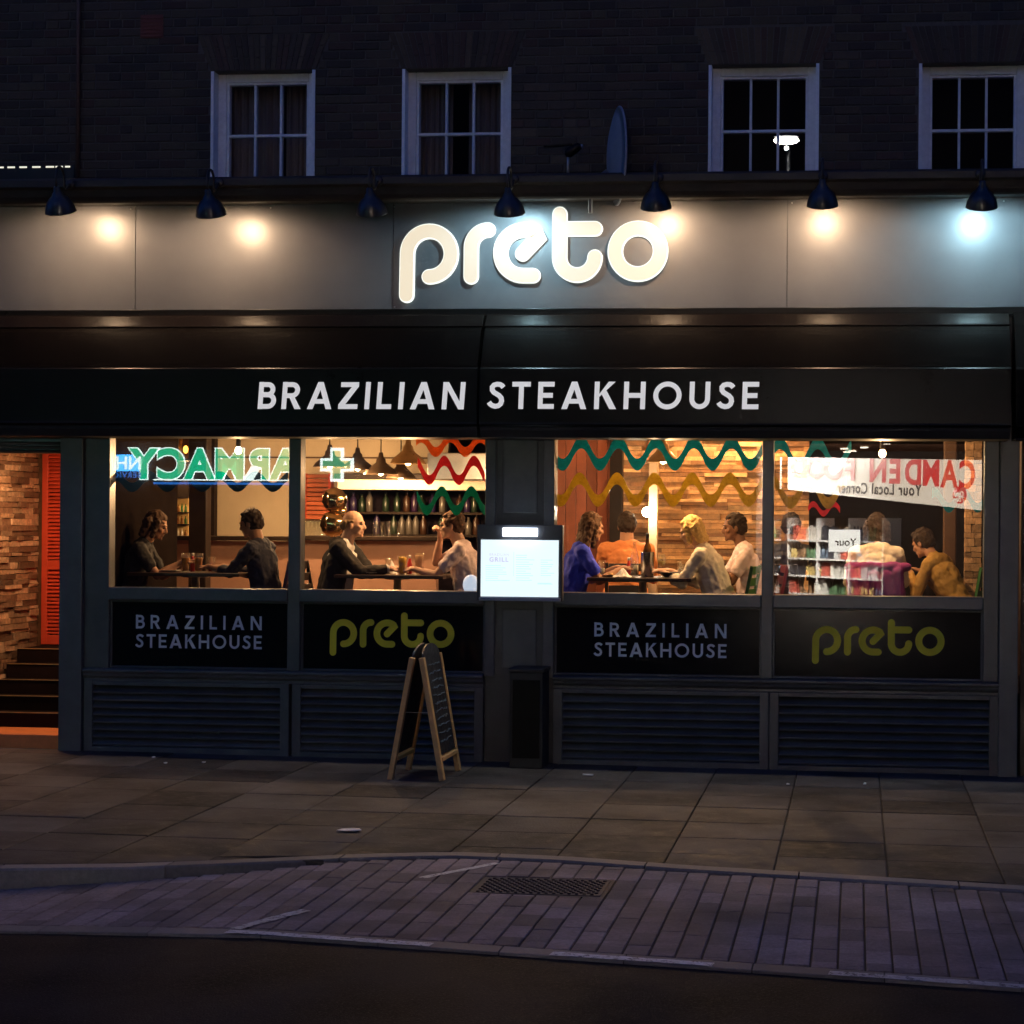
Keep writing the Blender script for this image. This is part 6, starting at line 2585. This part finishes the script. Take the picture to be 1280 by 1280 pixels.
person(160, 0.92, 0.15, 'woman with brown bob in a black T-shirt leaning over the table by the entrance', SK_M, blk, h_brown, jean, lean=0.30, hl=(0.47, 0.13, 0.82), hr=(0.50, -0.08, 0.84), nod=0.35, hair='bob', sleeve='short')
chair(152, 0.92, 0.15, c_blk, 'black chair under the woman in the black T-shirt')
person(334, 0.98, PI - 0.1, 'dark-haired man in a navy shirt seen in profile before the cream wall', SK_M, navy, h_dark, jean, lean=0.16, hl=(0.50, 0.10, 0.80), hr=(0.46, -0.14, 0.80), nod=0.25, hair='short', sleeve='rolled', build=1.05)
chair(337, 0.98, PI - 0.1, c_pur, 'plum slatted chair under the man in navy')
person(420, 0.98, 0.0, 'balding man in a charcoal suit and white shirt reaching over the table', SK_L, whsh, h_grey, suit, lean=0.16, hl=(0.50, 0.10, 0.80), hr=(0.52, -0.12, 0.80), nod=0.05, hair='bald', jacket=suit, build=1.08)
chair(412, 0.98, 0.0, c_blk, 'black slatted chair under the man in the suit')
person(590, 0.98, PI + 0.05, 'man in a pale pink T-shirt resting a fist below his chin', SK_L, pink, h_brown, jean, lean=0.20, hl=(0.49, 0.10, 0.80), hr=(0.30, -0.10, 1.08), nod=0.05, hair='short', sleeve='short', build=1.1, curl=(0.7, 1.3), fingers=((1, 0, -0.1), (0.5, 0.3, 0.8)), pole=(0.35, 0.0, -1.0), glasses=True)
chair(592, 0.98, PI + 0.05, c_red, 'burgundy slatted chair under the man in the pink T-shirt')
person(712, 0.95, 0.25, 'woman with long brown hair in a royal blue top beside the menu case', SK_M, blue, h_brown, jean, lean=0.22, hl=(0.42, 0.14, 0.82), hr=(0.45, -0.10, 0.82), nod=0.2, turn=0.3, hair='long', sleeve='short', build=1.05)
chair(706, 0.95, 0.25, c_blk, 'black slatted chair under the woman in blue')
person(783, 1.75, PI / 2 + 0.1, 'person in an orange shirt with short dark hair sitting with their back turned', SK_M, orange, h_dark, jean, lean=0.14, hl=(0.38, 0.14, 0.78), hr=(0.38, -0.14, 0.78), hair='short', build=1.15)
chair(783, 1.75, PI / 2 + 0.1, c_blk, 'black slatted chair under the person in the orange shirt')
person(902, 0.92, PI - 0.15, 'blonde woman in a cream blouse bending over the table', SK_L, creamc, h_blond, jean, lean=0.34, hl=(0.52, 0.08, 0.80), hr=(0.50, -0.16, 0.80), nod=0.35, hair='bob', sleeve='rolled', build=1.05)
chair(908, 0.92, PI - 0.15, c_grn, 'green slatted chair under the blonde woman')
person(941, 1.45, PI + 0.2, 'young person with short black hair in a pink T-shirt before the timber wall', SK_D, pink, h_dark, jean, lean=0.18, hl=(0.36, 0.06, 0.88), hr=(0.36, -0.08, 0.90), nod=0.1, hair='short', sleeve='short', build=0.98)
chair(944, 1.45, PI + 0.2, c_red, 'burgundy slatted chair under the young person in pink')
person(1096, 1.15, PI / 2, 'dark-haired person in a cream top sitting with their back to the glass', SK_M, creamc, h_dark, jean, lean=0.12, hl=(0.40, 0.16, 0.80), hr=(0.40, -0.16, 0.80), hair='bob', build=1.05)
chair(1096, 1.15, PI / 2, c_red, 'burgundy slatted chair under the person in the cream top')
q = MB()
xx = at(1096, 700, 0.88).x
for k in range(5):
    q.cap((xx - 0.22 + 0.1 * k, 0.865 + 0.01 * (k % 2), FLOOR + 0.80 + 0.02 * math.sin(k * 2)), (xx - 0.20 + 0.1 * k, 0.87, FLOOR + 0.62), 0.05, 0.055)
    q.cap((xx - 0.24 + 0.1 * k, 0.885, FLOOR + 0.86), (xx - 0.14 + 0.1 * k, 0.885, FLOOR + 0.86 + 0.01 * (k % 2)), 0.042, 0.042)
o = fused(q, 'scarf', purple, None, 0.01, 3, 0.012)
tag(o, 'purple printed scarf hung over the back of a burgundy chair', 'scarf')
person(984, 1.9, PI / 2 - 0.3, 'person with short black hair in dark clothes facing the timber wall end', SK_D, navy, h_dark, jean, lean=0.1, hair='short')
chair(984, 1.9, PI / 2 - 0.3, c_blk, 'black slatted chair under the person in dark clothes')
person(1201, 1.35, PI - 0.6, 'dark-haired child slumped over at the table by the stone pillar', SK_M, cloth('ochre cotton', (0.40, 0.24, 0.06)), h_dark, jean, lean=0.55, hl=(0.45, 0.10, 0.80), hr=(0.47, -0.12, 0.80), nod=0.4, hair='short', build=0.92, seat=0.42)
chair(1207, 1.35, PI - 0.6, c_grn, 'green slatted chair beside the stone pillar')
